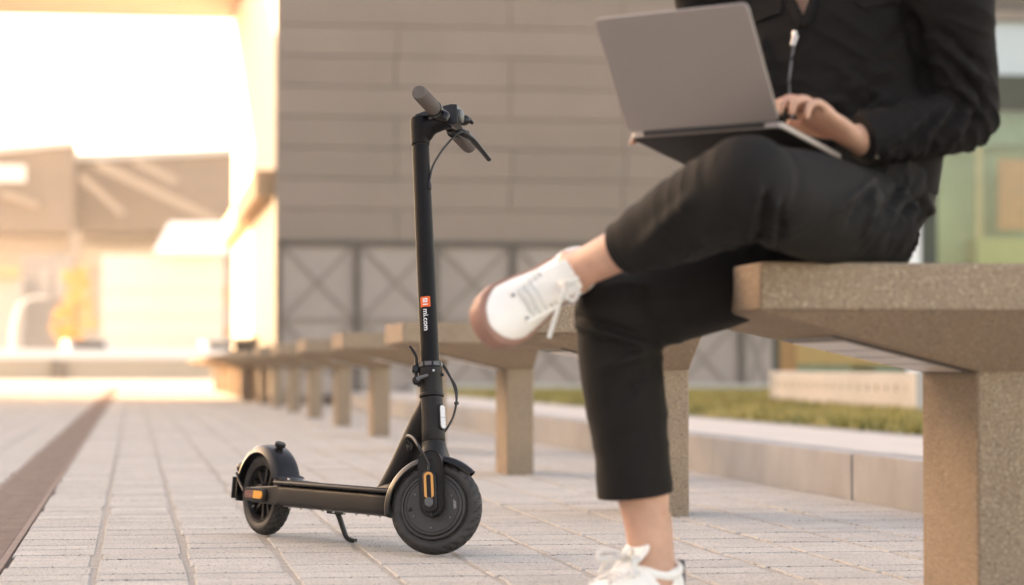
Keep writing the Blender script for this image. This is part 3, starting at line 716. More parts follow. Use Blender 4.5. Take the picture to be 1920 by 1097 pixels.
# handlebar, grips, throttle, brake lever, bell
BX, BZ = .063, .933
MB().tube([(BX, -.205, BZ), (BX, .205, BZ)], .0112, 24).build('handlebar', m_stem, sc, smooth=True, mx=FORK)
def grip(s_):
    mb = MB(); n = 40; rings = []
    ys = [.094 + i * (.1215 / 60) for i in range(61)]
    for i, yy in enumerate(ys):
        tp = .0170 if .1 < yy < .205 else .0168
        rings.append([(BX + (tp + (0.0016 if (i % 2 == 0) and (j % 2 == 0) and 3 < i < 57 else 0)) * math.cos(2 * math.pi * j / n), s_ * yy, BZ + (tp + (0.0016 if (i % 2 == 0) and (j % 2 == 0) and 3 < i < 57 else 0)) * math.sin(2 * math.pi * j / n)) for j in range(n)])
    rings.append([(BX + .0150 * math.cos(2 * math.pi * j / n), s_ * .2175, BZ + .0150 * math.sin(2 * math.pi * j / n)) for j in range(n)])
    mb.loft(rings); o = mb.build('grip', m_grip, sc, smooth=True, sharp=30, mx=FORK)
    MB().tube([(BX, s_ * .0935, BZ), (BX, s_ * .080, BZ)], .0190, 28).build('grip_collar', m_gloss, o, smooth=True, sharp=40)
    MB().tube([(BX, s_ * .080, BZ), (BX, s_ * .045, BZ)], .0150, 24).build('clamp', m_stem, o, smooth=True, sharp=40)
    return o
gr_, gl_ = grip(-1), grip(1)
MB().tube(catmull([(BX + .016, -.074, BZ - .004), (BX + .026, -.080, BZ - .014), (BX + .022, -.088, BZ - .028)], 5), [(.006, .009)] * 11, 12).build('throttle', m_gloss, gr_, smooth=True)
br = MB().tube(catmull([(BX + .008, .060, BZ - .006), (BX + .026, .074, BZ - .014), (BX + .036, .100, BZ - .020)], 5), lerp_list([(.009, .011), (.010, .011), (.0075, .009)], 5), 14).build('brake_bracket', m_gloss, gl_, smooth=True)
MB().tube(catmull([(BX + .030, .078, BZ - .012), (BX + .038, .118, BZ - .022), (BX + .046, .160, BZ - .034), (BX + .053, .200, BZ - .046)], 6), lerp_list([(.0075, .009), (.007, .009), (.0055, .007), (.005, .0065)], 6), 14).build('brake_lever', m_gloss, gl_, smooth=True)
bl = MB().ball((BX + .040, .030, BZ + .004), .015, .012, .013, 10).build('bell', m_gloss, gl_, smooth=True)
MB().tube([(BX + .050, .040, BZ + .006), (BX + .058, .036, BZ - .004)], [.006, .004], 10).build('bell_striker', m_gloss, bl, smooth=True)
# cables
MB().tube(catmull([(BX + .034, .096, BZ - .020), (BX + .022, .055, BZ - .016), (BX - .006, .020, .876), (.030, .004, .830), (.0215, -.006, .792), (.0195, -.008, .775)], 8), .0027, 8).build('brake_cable', m_black, sc, smooth=True, mx=FORK)
MB().ball((.0205, -.008, .772), .005, .005, .011, 8).build('cable_grommet', m_black, sc, smooth=True, mx=FORK)
RT = Matrix.Rotation(vang + 1.57, 4, 'Z')
for k in range(2):
    MB().tube(catmull([(.0265, .004 * k, .345), (.040, .006, .322 - .004 * k), (.0535 + .004 * k, .008, .285), (.0570, .006 + .002 * k, .250), (.0480, .004, .215), (.0330, 0, .187), (.026, -.002, .178)], 8), .0027, 8).build('lower_cable', m_black, sc, smooth=True, mx=FORK @ RT)
MB().tube([(.0572, .007, .243), (.0565, .007, .249)], .0055, 10).build('cable_clip', m_black, sc, smooth=True, mx=FORK @ RT)
gp = HEAD.inverted() @ FORK
MB().tube(catmull([(.741, -.026, .249), (.746, -.040, .261), (.763, -.045, .270), (.806, -.055, .264), (.848, -.062, .243)] + [tuple(FORK @ Vector((.000, -.0545, .096))), tuple(FORK @ Vector((.001, -.0560, .078)))], 8), .0036, 10).build('motor_cable', m_black, sc, smooth=True)
MB().ball((.738, -.0240, .246), .007, .007, .011, 8).build('cable_grommet', m_black, sc, smooth=True)
# kickstand on the far side
MB().tube(catmull([(.275, .050, .084), (.280, .058, .066), (.293, .068, .030), (.300, .074, .014), (.316, .079, .0085), (.330, .083, .0085)], 6), lerp_list([.0085, .0072, .0065, .0062, .006, .0055], 6), 12).build('kickstand', m_black, sc, smooth=True)
MB().box(.255, .30, .035, .066, .070, .084).build('kickstand_mount', m_black, sc, bevel=.002)
# printed label on the stem, wrapped round the tube
def wrap(shapes, z_ref, ang0, r, name, m, parent):
    mb = MB()
    for poly in shapes:
        n = len(poly)
        mb.add([(r * math.cos(ang0 + u / r), r * math.sin(ang0 + u / r), z_ref + w) for u, w in poly], [tuple(range(n))])
    return mb.build(name, m, parent)
lang = vang - .27; rr_ = .02185
sq = []
for i in range(8):
    a, b = -.0125 + i * .025 / 8, -.0125 + (i + 1) * .025 / 8
    sq.append([(a, -.0125), (b, -.0125), (b, .0125), (a, .0125)])
logo = wrap(sq, .4870, lang, rr_, 'logo_square', m_logo, stem)
# letters of the logo, read downwards: (p along the reading direction = down, q = letter height, towards the right)
def glyph(rects): return [[(q0 + (q1 - q0) * k / 6, -p0), (q0 + (q1 - q0) * (k + 1) / 6, -p0), (q0 + (q1 - q0) * (k + 1) / 6, -p1), (q0 + (q1 - q0) * k / 6, -p1)] for p0, p1, q0, q1 in rects for k in range(6)]
T_ = .0025
lg_ = glyph([(-.0080, -.0080 + T_, -.0058, .0058), (-.0080 + T_, -.0004, .0058 - T_, .0058), (-.0004, -.0004 + .0024, -.0058, .0050), (-.0042, -.0042 + T_, -.0058, .0018), (.0055, .0055 + T_, -.0058, .0058)])
wrap(lg_, .4870, lang, rr_ + .0003, 'logo_letters', m_white, stem)
cu = bpy.data.curves.new('txt', 'FONT'); cu.body = 'mi.com'; cu.size = .0175; cu.resolution_u = 3; cu.offset = .0002
to = bpy.data.objects.new('txt', cu); COL.objects.link(to); dg = bpy.context.evaluated_depsgraph_get(); dg.update()
tm = bpy.data.meshes.new_from_object(to.evaluated_get(dg)); bpy.data.objects.remove(to)
wd = max(v.co.x for v in tm.vertices)
for v in tm.vertices:
    p, q_ = v.co.x, v.co.y - .005
    a = lang + q_ / rr_; v.co = Vector(((rr_ + .0008) * math.cos(a), (rr_ + .0008) * math.sin(a), .4695 - p * (.052 / wd)))
tm.materials.clear(); tm.materials.append(m_white)
o = bpy.data.objects.new('web_address', tm); COL.objects.link(o); o.parent = stem

# ------------------------------------------------------------------ laptop
hl, hr = Vector((.848, 4.343, .838)), Vector((1.061, 4.127, .840))
lx = (hr - hl).normalized(); hc = (hl + hr) / 2
lz = Vector((-.342, -.328, .881)); lz = (lz - lx * lz.dot(lx)).normalized()
bd = Vector((.699, .686, -.202)); bd = (bd - lx * bd.dot(lx)).normalized()
LW, LH = .304, .212
lap = thing('laptop', 'open grey aluminium laptop resting on the lap of the person in black', 'laptop', hc)
def rr2(w, h0, h1, r=.010, n=6):
    p = []
    for cx_, cy_, a0 in ((w - r, h1 - r, 0), (-w + r, h1 - r, 90), (-w + r, h0 + r, 180), (w - r, h0 + r, 270)):
        for k in range(n): a = R(a0 + 90 * k / (n - 1)); p.append((cx_ + r * math.cos(a), cy_ + r * math.sin(a)))
    return p
def frame(xv, yv, o=Vector((0, 0, 0))):
    zv = xv.cross(yv); m_ = Matrix((xv, yv, zv)).transposed().to_4x4(); m_.translation = o; return m_
LIDM = frame(lx, lz); BASM = frame(lx, bd)
ln = lx.cross(lz)                                       # lid normal
bn = lx.cross(bd)
if bn.z < 0: BASM = frame(-lx, bd); bn = -bn
sgn = 1 if ln.y < 0 else -1                             # +: normal points to the photographer (outer side)
lid = MB().prism(rr2(LW / 2, .002, LH), 0, sgn * .0048, 'xy').build('lid', m_alu, lap, bevel=.0014, segs=3, mx=LIDM)
MB().prism(rr2(LW / 2 - .006, .012, LH - .006, .006), -sgn * .0002, -sgn * .0010, 'xy').build('screen', mat('screen_black', (.01, .01, .012), .15), lid)
bas = MB().prism(rr2(LW / 2, .002, LH), -.0105, 0, 'xy').build('base', m_alu, lap, bevel=.0018, segs=3, mx=BASM)
MB().prism(rr2(LW / 2 - .003, .005, LH - .003, .009), -.0113, -.0100, 'xy').build('bottom_cover', mat('base_shade', (.022, .018, .017), .6, spec=.2), bas)  # shade under the base is put into this dark colour
MB().prism(rr2(.135, .018, .122, .004), .0001, .0006, 'xy').build('keyboard_well', m_black, bas)
keym = MB().box(-.0075, .0075, -.0075, .0075, 0, .0009).mesh('key', m_key)
for i in range(14):
    for j in range(5):
        o = bpy.data.objects.new('key', keym); COL.objects.link(o); o.parent = bas; o.location = (-.1235 + i * .019, .030 + j * .0195, .0007)
MB().prism(rr2(.055, .130, .203, .004), .0001, .0005, 'xy').build('trackpad', m_alu2, bas)
MB().tube([(-.12, 0, -.004), (.12, 0, -.004)], .0045, 12).build('hinge', m_black, lap, mx=BASM)

# ------------------------------------------------------------------ person
J = dict(pelvis=at(1612, 425, 4.62), Rhip=at(1560, 440, 4.73), Lhip=at(1650, 425, 4.50), Rknee=at(1158, 596, 4.50), Rank=at(1224, 1058, 4.52),
         Lknee=at(1402, 352, 4.15), Lank=at(1080, 508, 4.40), chest=at(1556, 60, 4.66), neck=at(1512, -110, 4.64), Lsh=at(1772, -14, 4.52), Rsh=at(1352, -60, 4.72),
         Lel=at(1815, 222, 4.545), Lwr=at(1612, 262, 4.43))
left = (J['Lsh'] - J['Rsh']); left.z = 0; left.normalize()
face = Vector((left.y, -left.x, 0))
UP = Vector((0, 0, 1))
Rel, Rwr = Vector((1.075, 4.70, .915)), Vector((.925, 4.500, .800))
def P(a, b, t): return J[a].lerp(J[b], t)

# hands: palm plus five fingers each, rooted in the palm
def hand(mb, wrist, knuck, width, palm_n, fingers, thumb):
    d = (knuck - wrist).normalized(); w = width.normalized()
    mid = wrist.lerp(knuck, .5)
    mb.tube(catmull([wrist - d * .05, wrist, wrist + d * .025, mid + d * .01, knuck, knuck + d * .012], 5),
            lerp_list([(.021, .027), (.0195, .0265), (.0185, .030), (.0165, .0385), (.0135, .0405), (.010, .038)], 5), 20, ref=palm_n)
    for k, pts in enumerate(fingers):
        rad = [.0086, .0090, .0087, .0075][k]
        mb.tube(catmull(pts, 5), lerp_list([rad * 1.08, rad * 1.08, rad, rad * .95, rad * .72], 5)[:len(catmull(pts, 5))], 14)
        mb.ball(pts[-1], rad * .74, n=8)
    mb.tube(catmull(thumb, 5), lerp_list([.014, .0125, .0105, .0075], 5)[:len(catmull(thumb, 5))], 14); mb.ball(thumb[-1], .0078, n=8)
body = MB()
# left hand typing: fingertips on the keys
kn_l = at(1528, 214, 4.365); wr_l = J['Lwr'] + Vector((-.012, -.004, .002))
dl = (kn_l - wr_l).normalized(); wl = dl.cross(UP).normalized()      # across the hand
if wl.dot(-_fw) < 0: wl = -wl                                         # towards the little finger, near side
fl = []
key0 = hr + bd * .090 - lx * .030
for k in range(4):
    s_ = -.032 + .0213 * k                                             # index far, little finger near
    root = kn_l + wl * s_ - dl * .012
    lift = [.016, .018, .016, .010][k]; ext = [.040, .044, .041, .032][k]
    j1 = kn_l + wl * s_ * 1.05 + dl * ext * .9 + UP * (lift * .5)
    j2 = j1 + dl * ext * .52 - UP * .012 - lx * .004
    j3 = j2 + dl * ext * .22 - UP * .022
    fl.append([root, kn_l + wl * s_ + UP * .004, j1, j2, j3])
th_l = [wr_l + dl * .03 - wl * .020, wr_l + dl * .055 - wl * .040 - UP * .006, wr_l + dl * .085 - wl * .052 - UP * .010, wr_l + dl * .108 - wl * .054 - UP * .014]
hand(body, wr_l, kn_l, wl, UP, fl, th_l)
# right hand on the far side of the keyboard, little finger hooked under the corner
kn_r = hl + bd * .100 + lx * .055 + bn * .030; wr_r = hl + bd * .195 + lx * .060 + bn * .034
dr_ = (kn_r - wr_r).normalized(); wr2 = lx.copy()
frg = []
for k in range(4):
    s_ = .030 - .020 * k
    root = kn_r + wr2 * s_ - dr_ * .012
    if k < 3: frg.append([root, kn_r + wr2 * s_ + bn * .004, kn_r + wr2 * s_ + dr_ * .036 + bn * .006, kn_r + wr2 * s_ + dr_ * .056 - bn * .006, kn_r + wr2 * s_ + dr_ * .062 - bn * .020])
    else: frg.append([root, kn_r + wr2 * s_, hl + bd * .066 - lx * .004 + bn * .014, hl + bd * .040 - lx * .014 - bn * .002, hl + bd * .018 - lx * .006 - bn * .014])
th_r = [wr_r + dr_ * .03 + lx * .020, wr_r + dr_ * .055 + lx * .040 - bn * .006, wr_r + dr_ * .085 + lx * .050 - bn * .012, wr_r + dr_ * .105 + lx * .052 - bn * .016]
hand(body, wr_r, kn_r, wr2, bn, frg, th_r)
# arms, trunk, neck, head, legs
body.tube(catmull([J['Lsh'], J['Lel'], J['Lel'].lerp(J['Lwr'], .7), wr_l], 6), lerp_list([.042, .034, .028, .024], 6), 16)
body.tube(catmull([J['Rsh'], Rel, wr_r - dr_ * .05, wr_r], 6), lerp_list([.045, .040, .030, .024], 6), 16)
body.tube(catmull([J['pelvis'] - UP * .03, J['pelvis'] + UP * .1, J['chest'] + face * .0, J['chest'] + UP * .10, J['neck'] + UP * .0], 6), lerp_list([(.07, .10), (.068, .10), (.085, .135), (.070, .14), (.055, .06)], 6), 24, ref=face)
hd0 = J['neck'] + UP * .150 + face * .045
body.tube(catmull([J['neck'] - UP * .06, J['neck'] + UP * .04 + face * .01, hd0 - UP * .06 + face * -.01], 5), lerp_list([(.066, .074), (.056, .058), (.055, .056)], 5), 20, ref=face)
hq = frame(left, -face)                                               # head frame: x left, y back, z up
hq = Matrix.Rotation(R(24), 4, left) @ hq @ Matrix.Scale(1.12, 4); hq.translation = hd0
body.ball((0, 0, .02), .074, .092, .105, 14, M=hq); body.ball((0, -.028, -.045), .056, .062, .062, 12, M=hq)
body.tube([(0, -.088, .018), (0, -.105, -.008), (0, -.112, -.022), (0, -.092, -.030)], [.007, .010, .013, .007], 10, M=hq)
for s_ in (-1, 1):
    body.ball((s_ * .075, .005, -.002), .009, .018, .030, 8, M=hq); body.ball((s_ * .032, -.078, .022), .017, .012, .012, 8, M=hq)
    body.tube([(s_ * .014, -.093, .036), (s_ * .046, -.080, .038)], .008, 8, M=hq)
body.tube([(-.024, -.084, -.055), (0, -.093, -.053), (.024, -.084, -.055)], [.006, .009, .006], 8, M=hq)
# legs (bare ankles show between hem and shoe)
ft_L = (_rt * -.68 + _up * -.44 - _fw * .59).normalized()
nt_L = (_rt * .12 + _up * .03 - _fw * 1.0); nt_L = (nt_L - ft_L * nt_L.dot(ft_L)).normalized()
ft_R = (_rt * -.76 - _fw * .65); ft_R.z = 0; ft_R.normalize(); nt_R = UP.copy()
aL, aR = J['Lank'], J['Rank']
body.tube(catmull([J['Lhip'], P('Lhip', 'Lknee', .5), J['Lknee'], P('Lknee', 'Lank', .35), P('Lknee', 'Lank', .75), P('Lknee', 'Lank', .92), aL, aL - nt_L * .045], 6), lerp_list([.07, .062, .040, .046, .036, .0335, .035, .034], 6), 24)
body.tube(catmull([J['Rhip'], P('Rhip', 'Rknee', .5), J['Rknee'], P('Rknee', 'Rank', .35), P('Rknee', 'Rank', .66), P('Rknee', 'Rank', .86), aR, aR - nt_R * .05], 6), lerp_list([.07, .062, .046, .054, .047, .040, .0385, .036], 6), 24)
for a_, f_, n_ in ((aL, ft_L, nt_L), (aR, ft_R, nt_R)):
    body.tube([a_ - n_ * .045 - f_ * .05, a_ - n_ * .045 + f_ * .04, a_ - n_ * .055 + f_ * .12, a_ - n_ * .062 + f_ * .16], [(.026, .028), (.030, .034), (.020, .036), (.010, .025)], 16, ref=n_)
    sd = n_.cross(f_)
    for s_ in (-1, 1): body.ball(a_ + sd * s_ * .030 - n_ * .004, .011, n=8)     # ankle bones
    body.tube([a_ - f_ * .030 + n_ * .09, a_ - f_ * .040 + n_ * .0, a_ - f_ * .050 - n_ * .045], [.012, .011, .018], 10)
me_ = remesh(body, 'person', .0034, 5)
person = link_mesh(me_, 'person', m_skin)
tag(person, 'seated person in black shirt and trousers with white sneakers typing on the laptop', 'person')
# eyes, brows, hair
for s_ in (-1, 1):
    MB().ball((s_ * .032, -.084, .022), .0115, .0095, .0085, 8, M=hq).build('eye', m_white, person, smooth=True)
    MB().ball((s_ * .032, -.0925, .0205), .0048, .002, .0048, 6, M=hq).build('iris', m_brown, person, smooth=True)
    MB().tube([(s_ * .014, -.100, .045), (s_ * .034, -.094, .050), (s_ * .05, -.080, .046)], .0035, 6, M=hq).build('eyebrow', m_hair, person, smooth=True)
MB().tube([(-.022, -.0905, -.054), (0, -.1005, -.052), (.022, -.0905, -.054)], [.003, .0055, .003], 8, M=hq).build('lips', mat('lips', (.42, .16, .13), .4), person, smooth=True)
hb = MB(); rh = random.Random(5)
for i in range(420):
    th_ = rh.uniform(0, math.pi * 2); ph_ = rh.uniform(.0, 1.55)
    p0 = Vector((.079 * math.sin(ph_) * math.cos(th_), .012 + .090 * math.sin(ph_) * math.sin(th_), .025 + .112 * math.cos(ph_)))
    if p0.y < -.045 and p0.z < .085: continue
    ln_ = rh.uniform(.06, .10); dn = Vector((p0.x * .5, p0.y + .25 * .1, -.06)).normalized()
    hb.tube([p0, p0 + dn * ln_ * .5 + Vector((p0.x, p0.y, .02)) * .06, p0 + dn * ln_ + Vector((p0.x, p0.y, 0)) * .05], [.009, .008, .002], 5, M=hq)
hb.ball((0, .016, .036), .080, .088, .106, 12, M=hq)
hb.build('hair', m_hair, person, smooth=True)

# trousers
tr = MB()
pv_ = J['pelvis']
lo = pv_.copy(); lo.z = .640
tr.tube(catmull([lo - _rt * .045, lo + UP * .045 - _rt * .022, lo + UP * .12 + _rt * .018, lo + UP * .20 + _rt * .010], 6), lerp_list([(.085, .125), (.105, .150), (.120, .155), (.112, .148)], 6), 28, ref=_rt)
hipL, hipR = J['Lhip'], J['Rhip']
tr.tube(catmull([hipL + (hipL - J['Lknee']).normalized() * .012, hipL - _rt * .012, P('Lhip', 'Lknee', .5), P('Lhip', 'Lknee', .85), J['Lknee'] + (J['Lknee'] - hipL).normalized() * .035], 8), lerp_list([(.070, .070), (.090, .090), (.091, .092), (.083, .083), (.050, .055)], 8), 28, ref=UP)
hemL = P('Lknee', 'Lank', .70)
tr.tube(catmull([J['Lknee'] - (J['Lank'] - J['Lknee']).normalized() * .03, P('Lknee', 'Lank', .10), P('Lknee', 'Lank', .35), P('Lknee', 'Lank', .55), hemL], 8), lerp_list([(.062, .062), (.082, .082), (.074, .070), (.059, .056), (.048, .046)], 8), 28, ref=UP)
tr.tube(catmull([hipR + (hipR - J['Rknee']).normalized() * .01, hipR, P('Rhip', 'Rknee', .5), P('Rhip', 'Rknee', .85), J['Rknee'] + (J['Rknee'] - hipR).normalized() * .022], 8), lerp_list([.085, .098, .092, .082, .055], 8), 28, ref=UP)
hemR = P('Rknee', 'Rank', .76); hemR = at(1192, 926, 4.515)
tr.tube(catmull([J['Rknee'] + UP * .035, at(1162, 640, 4.50), at(1172, 745, 4.505), at(1184, 850, 4.51), hemR, at(1197, 985, 4.52)], 8), lerp_list([(.062, .060), (.077, .077), (.074, .072), (.068, .067), (.0685, .068), (.069, .068)], 8), 28, ref=_fw)
tr.ball(J['Lknee'] + UP * .004, .083, n=12); tr.ball(J['Rknee'] + UP * .004, .079, n=12)
me_ = remesh(tr, 'trousers', .0052, 14, .5)
F_ = []; EYE = Vector((0, 0, CAM_H))
def fold(x0, y0, D0, x1, y1, D1, w, h):
    """a crease lying on the cloth between two places on its near side"""
    last = None
    for k in range(5):
        q = at(x0, y0, D0).lerp(at(x1, y1, D1), k / 4); d_ = (q - EYE).normalized(); hit = FBV.ray_cast(EYE, d_, 9)[0]
        if hit is None: last = None; continue
        if last is not None: F_.append((last, hit, w, h * (1. if 0 < k < 4 else .6) * 1.9))
        last = hit
def bv_of(me): return BVHTree.FromPolygons([v.co.copy() for v in me.vertices], [tuple(p.vertices) for p in me.polygons])
FBV = bv_of(me_)
# creases radiating from the hip and behind the knees
for k in range(6): fold(1700 + 8 * k, 330 + 10 * k, 4.42, 1610 + 26 * k, 470, 4.40, .010, .007 if k % 2 else -.006)
for k in range(3): fold(1640, 335 + 6 * k, 4.33, 1560 + 30 * k, 400 + 25 * k, 4.34, .010, .006 if k % 2 == 0 else -.006)
for k in range(4): fold(1425 + 14 * k, 350 + 12 * k, 4.10, 1400 + 20 * k, 470, 4.16, .010, -.007 if k % 2 else .006)
for k in range(3): fold(1080, 590 + 20 * k, 4.42, 1230, 640 + 12 * k, 4.42, .009, .0055 if k % 2 else -.006)
fold(1240, 650, 4.43, 1130, 690, 4.42, .012, .006); fold(1235, 690, 4.44, 1150, 760, 4.43, .014, -.004)
fold(1350, 440, 4.25, 1240, 500, 4.33, .012, .006); fold(1300, 370, 4.16, 1190, 470, 4.28, .016, .005)
thL = (J['Lknee'] - J['Lhip']).normalized(); shLd = (J['Lank'] - J['Lknee']).normalized()
strokes(me_, F_, (.0022, 9), [(J['Lhip'] + UP * .05 - _fw * .06, (thL + _rt * .5).normalized(), .12, .008, .034), (J['Lknee'] - UP * .05, (thL - shLd).normalized(), .085, .007, .030),
    (J['Rknee'] - UP * .01 + _rt * .06, UP, .085, .007, .032), (at(1300, 400, 4.2), shLd, .12, .004, .036), (at(1700, 400, 4.5), (_rt - _up * .4).normalized(), .10, .007, .030), (hemR + UP * .10, (UP + _rt * .4).normalized(), .10, .003, .05)])
bmx = bmesh.new(); bmx.from_mesh(me_)
for hp, hd_ in ((hemR, (hemR - at(1184, 850, 4.51)).normalized()),):
    near = [v for v in bmx.verts if (v.co - hp).length < .13]; ns = set(near)
    es = [e for e in bmx.edges if e.verts[0] in ns and e.verts[1] in ns]; fs_ = [f for f in bmx.faces if all(v in ns for v in f.verts)]
    bmesh.ops.bisect_plane(bmx, geom=near + es + fs_, plane_co=hp, plane_no=hd_, clear_outer=True)
bmx.to_mesh(me_); bmx.free()
trousers = link_mesh(me_, 'trousers', m_trous, person)
hdL = (J['Lank'] - J['Lknee']).normalized()
MB().tube([hemL - hdL * .030, hemL - hdL * .012, hemL + hdL * .003], [.0500, .0485, .0475], 32).build('hem', m_trous, trousers, smooth=True, sharp=50)
so = trousers.modifiers.new('thick', 'SOLIDIFY'); so.thickness = .003; so.offset = -1

# shirt
st = MB()
ch = J['chest']
st.tube(catmull([pv_ + UP * .055 + face * .01, pv_ + UP * .15 + face * .012, pv_.lerp(ch, .62) + face * .02, ch + face * .01, ch + UP * .075, ch + UP * .125 - face * .005], 7),
        lerp_list([(.106, .146), (.118, .160), (.118, .170), (.122, .186), (.098, .182), (.060, .115)], 7), 36, ref=face)
st.tube(catmull([ch + UP * .10 + left * .06, J['Lsh'] + UP * .005, J['Lsh'].lerp(J['Lel'], .5) + _rt * .008, J['Lel'] + _rt * .0], 7), lerp_list([.070, .070, .064, .056], 7), 26)
st.tube(catmull([J['Lsh'].lerp(J['Lel'], .72), J['Lel'], J['Lel'].lerp(J['Lwr'], .35), J['Lel'].lerp(J['Lwr'], .75), J['Lwr'] + (J['Lel'] - J['Lwr']).normalized() * .008], 7), lerp_list([.050, .054, .055, .049, .042], 7), 26)
st.tube(catmull([ch + UP * .10 - left * .06, J['Rsh'], J['Rsh'].lerp(Rel, .5), Rel], 7), lerp_list([.075, .078, .072, .060], 7), 26)
st.tube(catmull([J['Rsh'].lerp(Rel, .75), Rel, Rel.lerp(wr_r, .5), wr_r - dr_ * .015], 7), lerp_list([.056, .058, .052, .040], 7), 26)
nb = J['neck'] - UP * .075
st.tube(catmull([J['Lsh'] + UP * .012, J['Lsh'].lerp(nb, .5) + UP * .018, nb, J['Rsh'].lerp(nb, .5) + UP * .018, J['Rsh'] + UP * .004], 6), lerp_list([.058, .062, .074, .062, .058], 6), 24)
me_ = remesh(st, 'shirt', .0052, 13, .5)
F_ = []; FBV = bv_of(me_)
for k in range(5): fold(1690 - 10 * k, 60 + 22 * k, 4.45, 1560 - 12 * k, 190 + 16 * k, 4.42, .014, .007 if k % 2 else -.006)
for k in range(4): fold(1760 + 4 * k, 60 + 20 * k, 4.44, 1850, 130 + 30 * k, 4.55, .011, .0055 if k % 2 else -.006)
for k in range(6): fold(1848 - 22 * k, 180 + 8 * k, 4.56, 1800 - 30 * k, 290, 4.50, .010, .0055 if k % 2 else -.006)
for k in range(3): fold(1640 + 22 * k, 180 + 5 * k, 4.42, 1590, 225 + 10 * k, 4.40, .010, .005 if k % 2 else -.005)
fold(1700, 20, 4.44, 1740, 180, 4.46, .016, -.008); fold(1430, 70, 4.5, 1460, 190, 4.48, .012, .005)
fad = (J['Lwr'] - J['Lel']).normalized()
strokes(me_, F_, (.0028, 8), [(J['Lel'] - _fw * .03, (fad - UP * .6).normalized(), .105, .008, .030), (J['Lel'].lerp(J['Lwr'], .6) - _fw * .03, fad, .09, .006, .028), (J['Lsh'].lerp(J['Lel'], .45) - _fw * .04, (UP + _rt * .5).normalized(), .12, .006, .036),
    (at(1640, 110, 4.47), (_up + _rt * .7).normalized(), .13, .007, .042), (at(1560, 250, 4.47), UP, .12, .007, .036), (at(1440, 120, 4.5), (_up - _rt * .5).normalized(), .10, .005, .038)])
bvh_full = BVHTree.FromPolygons([v.co.copy() for v in me_.vertices], [tuple(p.vertices) for p in me_.polygons])
# V neck: open the front above the zip pull
_h = bvh_full.ray_cast(EYE, (at(1507, 46, 4.5) - EYE).normalized(), 9); zt = _h[0]
def vneck(c):
    h = c.z - zt.z; q = c - zt
    return h > 0 and q.dot(face) > -.12 and abs(q.dot(left)) < .004 + h * .42 and h < .3
bmx = bmesh.new(); bmx.from_mesh(me_)
bmesh.ops.delete(bmx, geom=[f for f in bmx.faces if vneck(f.calc_center_median())], context='FACES'); bmx.to_mesh(me_); bmx.free()
shirt = link_mesh(me_, 'shirt', m_cloth, person)
so = shirt.modifiers.new('thick', 'SOLIDIFY'); so.thickness = .003; so.offset = -1
# skin shown in the V (chest lies just inside the cloth)
def surf(p, n=None):
    n = n or -_fw; h = bvh_full.ray_cast(p + n * .3, -n, .7); return (h[0], h[1]) if h[0] is not None else (p, n)
# collar plackets along the V
for s_ in (-1, 1):
    pts = []
    for k in range(9):
        q = zt + UP * (.018 * k) + left * s_ * (.004 + .0076 * k); p_, n_ = surf(q); pts.append(p_ + n_ * .002)
    MB().tube(pts, [(.0035, .010)] * 9, 10, ref=face).build('placket', m_cloth, shirt, smooth=True)
# zip: tape, teeth and puller
zp = [surf(at(x_, y_, 4.45))[0] for x_, y_ in ((1503, 62), (1499, 85), (1495, 112), (1492, 140), (1492, 165), (1494, 190), (1497, 215))]
zc = catmull(zp, 5)
MB().tube([p + face * .0008 for p in zc], [(.0012, .0026)] * len(zc), 8, ref=face).build('zip_teeth', mat('zip_teeth', (.16, .16, .18), .4, metal=.8, var=.3, vscale=400), shirt, smooth=True)
p0, n0 = surf(at(1505, 48, 4.45)); p1, n1 = surf(at(1498, 72, 4.45))
zpl = MB().tube([p0 + face * .006, p0.lerp(p1, .35) + face * .0065], [(.003, .0048)] * 2, 12, ref=face).build('zip_slider', m_zip, shirt, bevel=.001)
MB().tube([p0.lerp(p1, .30) - _fw * .010, p0.lerp(p1, 1.15) - _fw * .011], [(.0014, .0062), (.0014, .0052)], 12, ref=face).build('puller', m_zip, zpl, bevel=.0006)
# pocket flaps
gU = [i / 10 for i in range(11)]; gV = [j / 6 for j in range(7)]
def flap(pa, pb, pc_, pd):
    a, b, c_, d = [at(*q) for q in (pa, pb, pc_, pd)]
    pts = []
    mb = MB(); top_ = []
    for v in gV:
        for u in gU:
            q = a.lerp(b, u).lerp(d.lerp(c_, u), v); p_, n_ = surf(q, -_fw); top_.append((p_, (n_ - _fw).normalized()))
    n = len(top_); W_ = len(gU); Vv = [p_ + k * .005 for p_, k in top_] + [p_ - k * .001 for p_, k in top_]; Fs = []
    for j in range(len(gV) - 1):
        for i in range(W_ - 1): q = j * W_ + i; Fs.append((q, q + 1, q + W_ + 1, q + W_)); Fs.append((q + n, q + W_ + n, q + W_ + 1 + n, q + 1 + n))
    H_ = len(gV)
    edge = list(range(W_)) + [j * W_ + W_ - 1 for j in range(1, H_)] + [(H_ - 1) * W_ + i for i in range(W_ - 2, -1, -1)] + [j * W_ for j in range(H_ - 2, 0, -1)]
    for e0, e1 in zip(edge, edge[1:] + edge[:1]): Fs.append((e0, e0 + n, e1 + n, e1))
    mb.add(Vv, Fs); mb.build('pocket_flap', m_cloth, shirt, smooth=True, sharp=50)
flap((1370, -60, 4.5), (1478, -55, 4.5), (1474, 16, 4.5), (1408, 36, 4.5))
flap((1545, -60, 4.5), (1700, -55, 4.5), (1694, 2, 4.5), (1620, 15, 4.5))
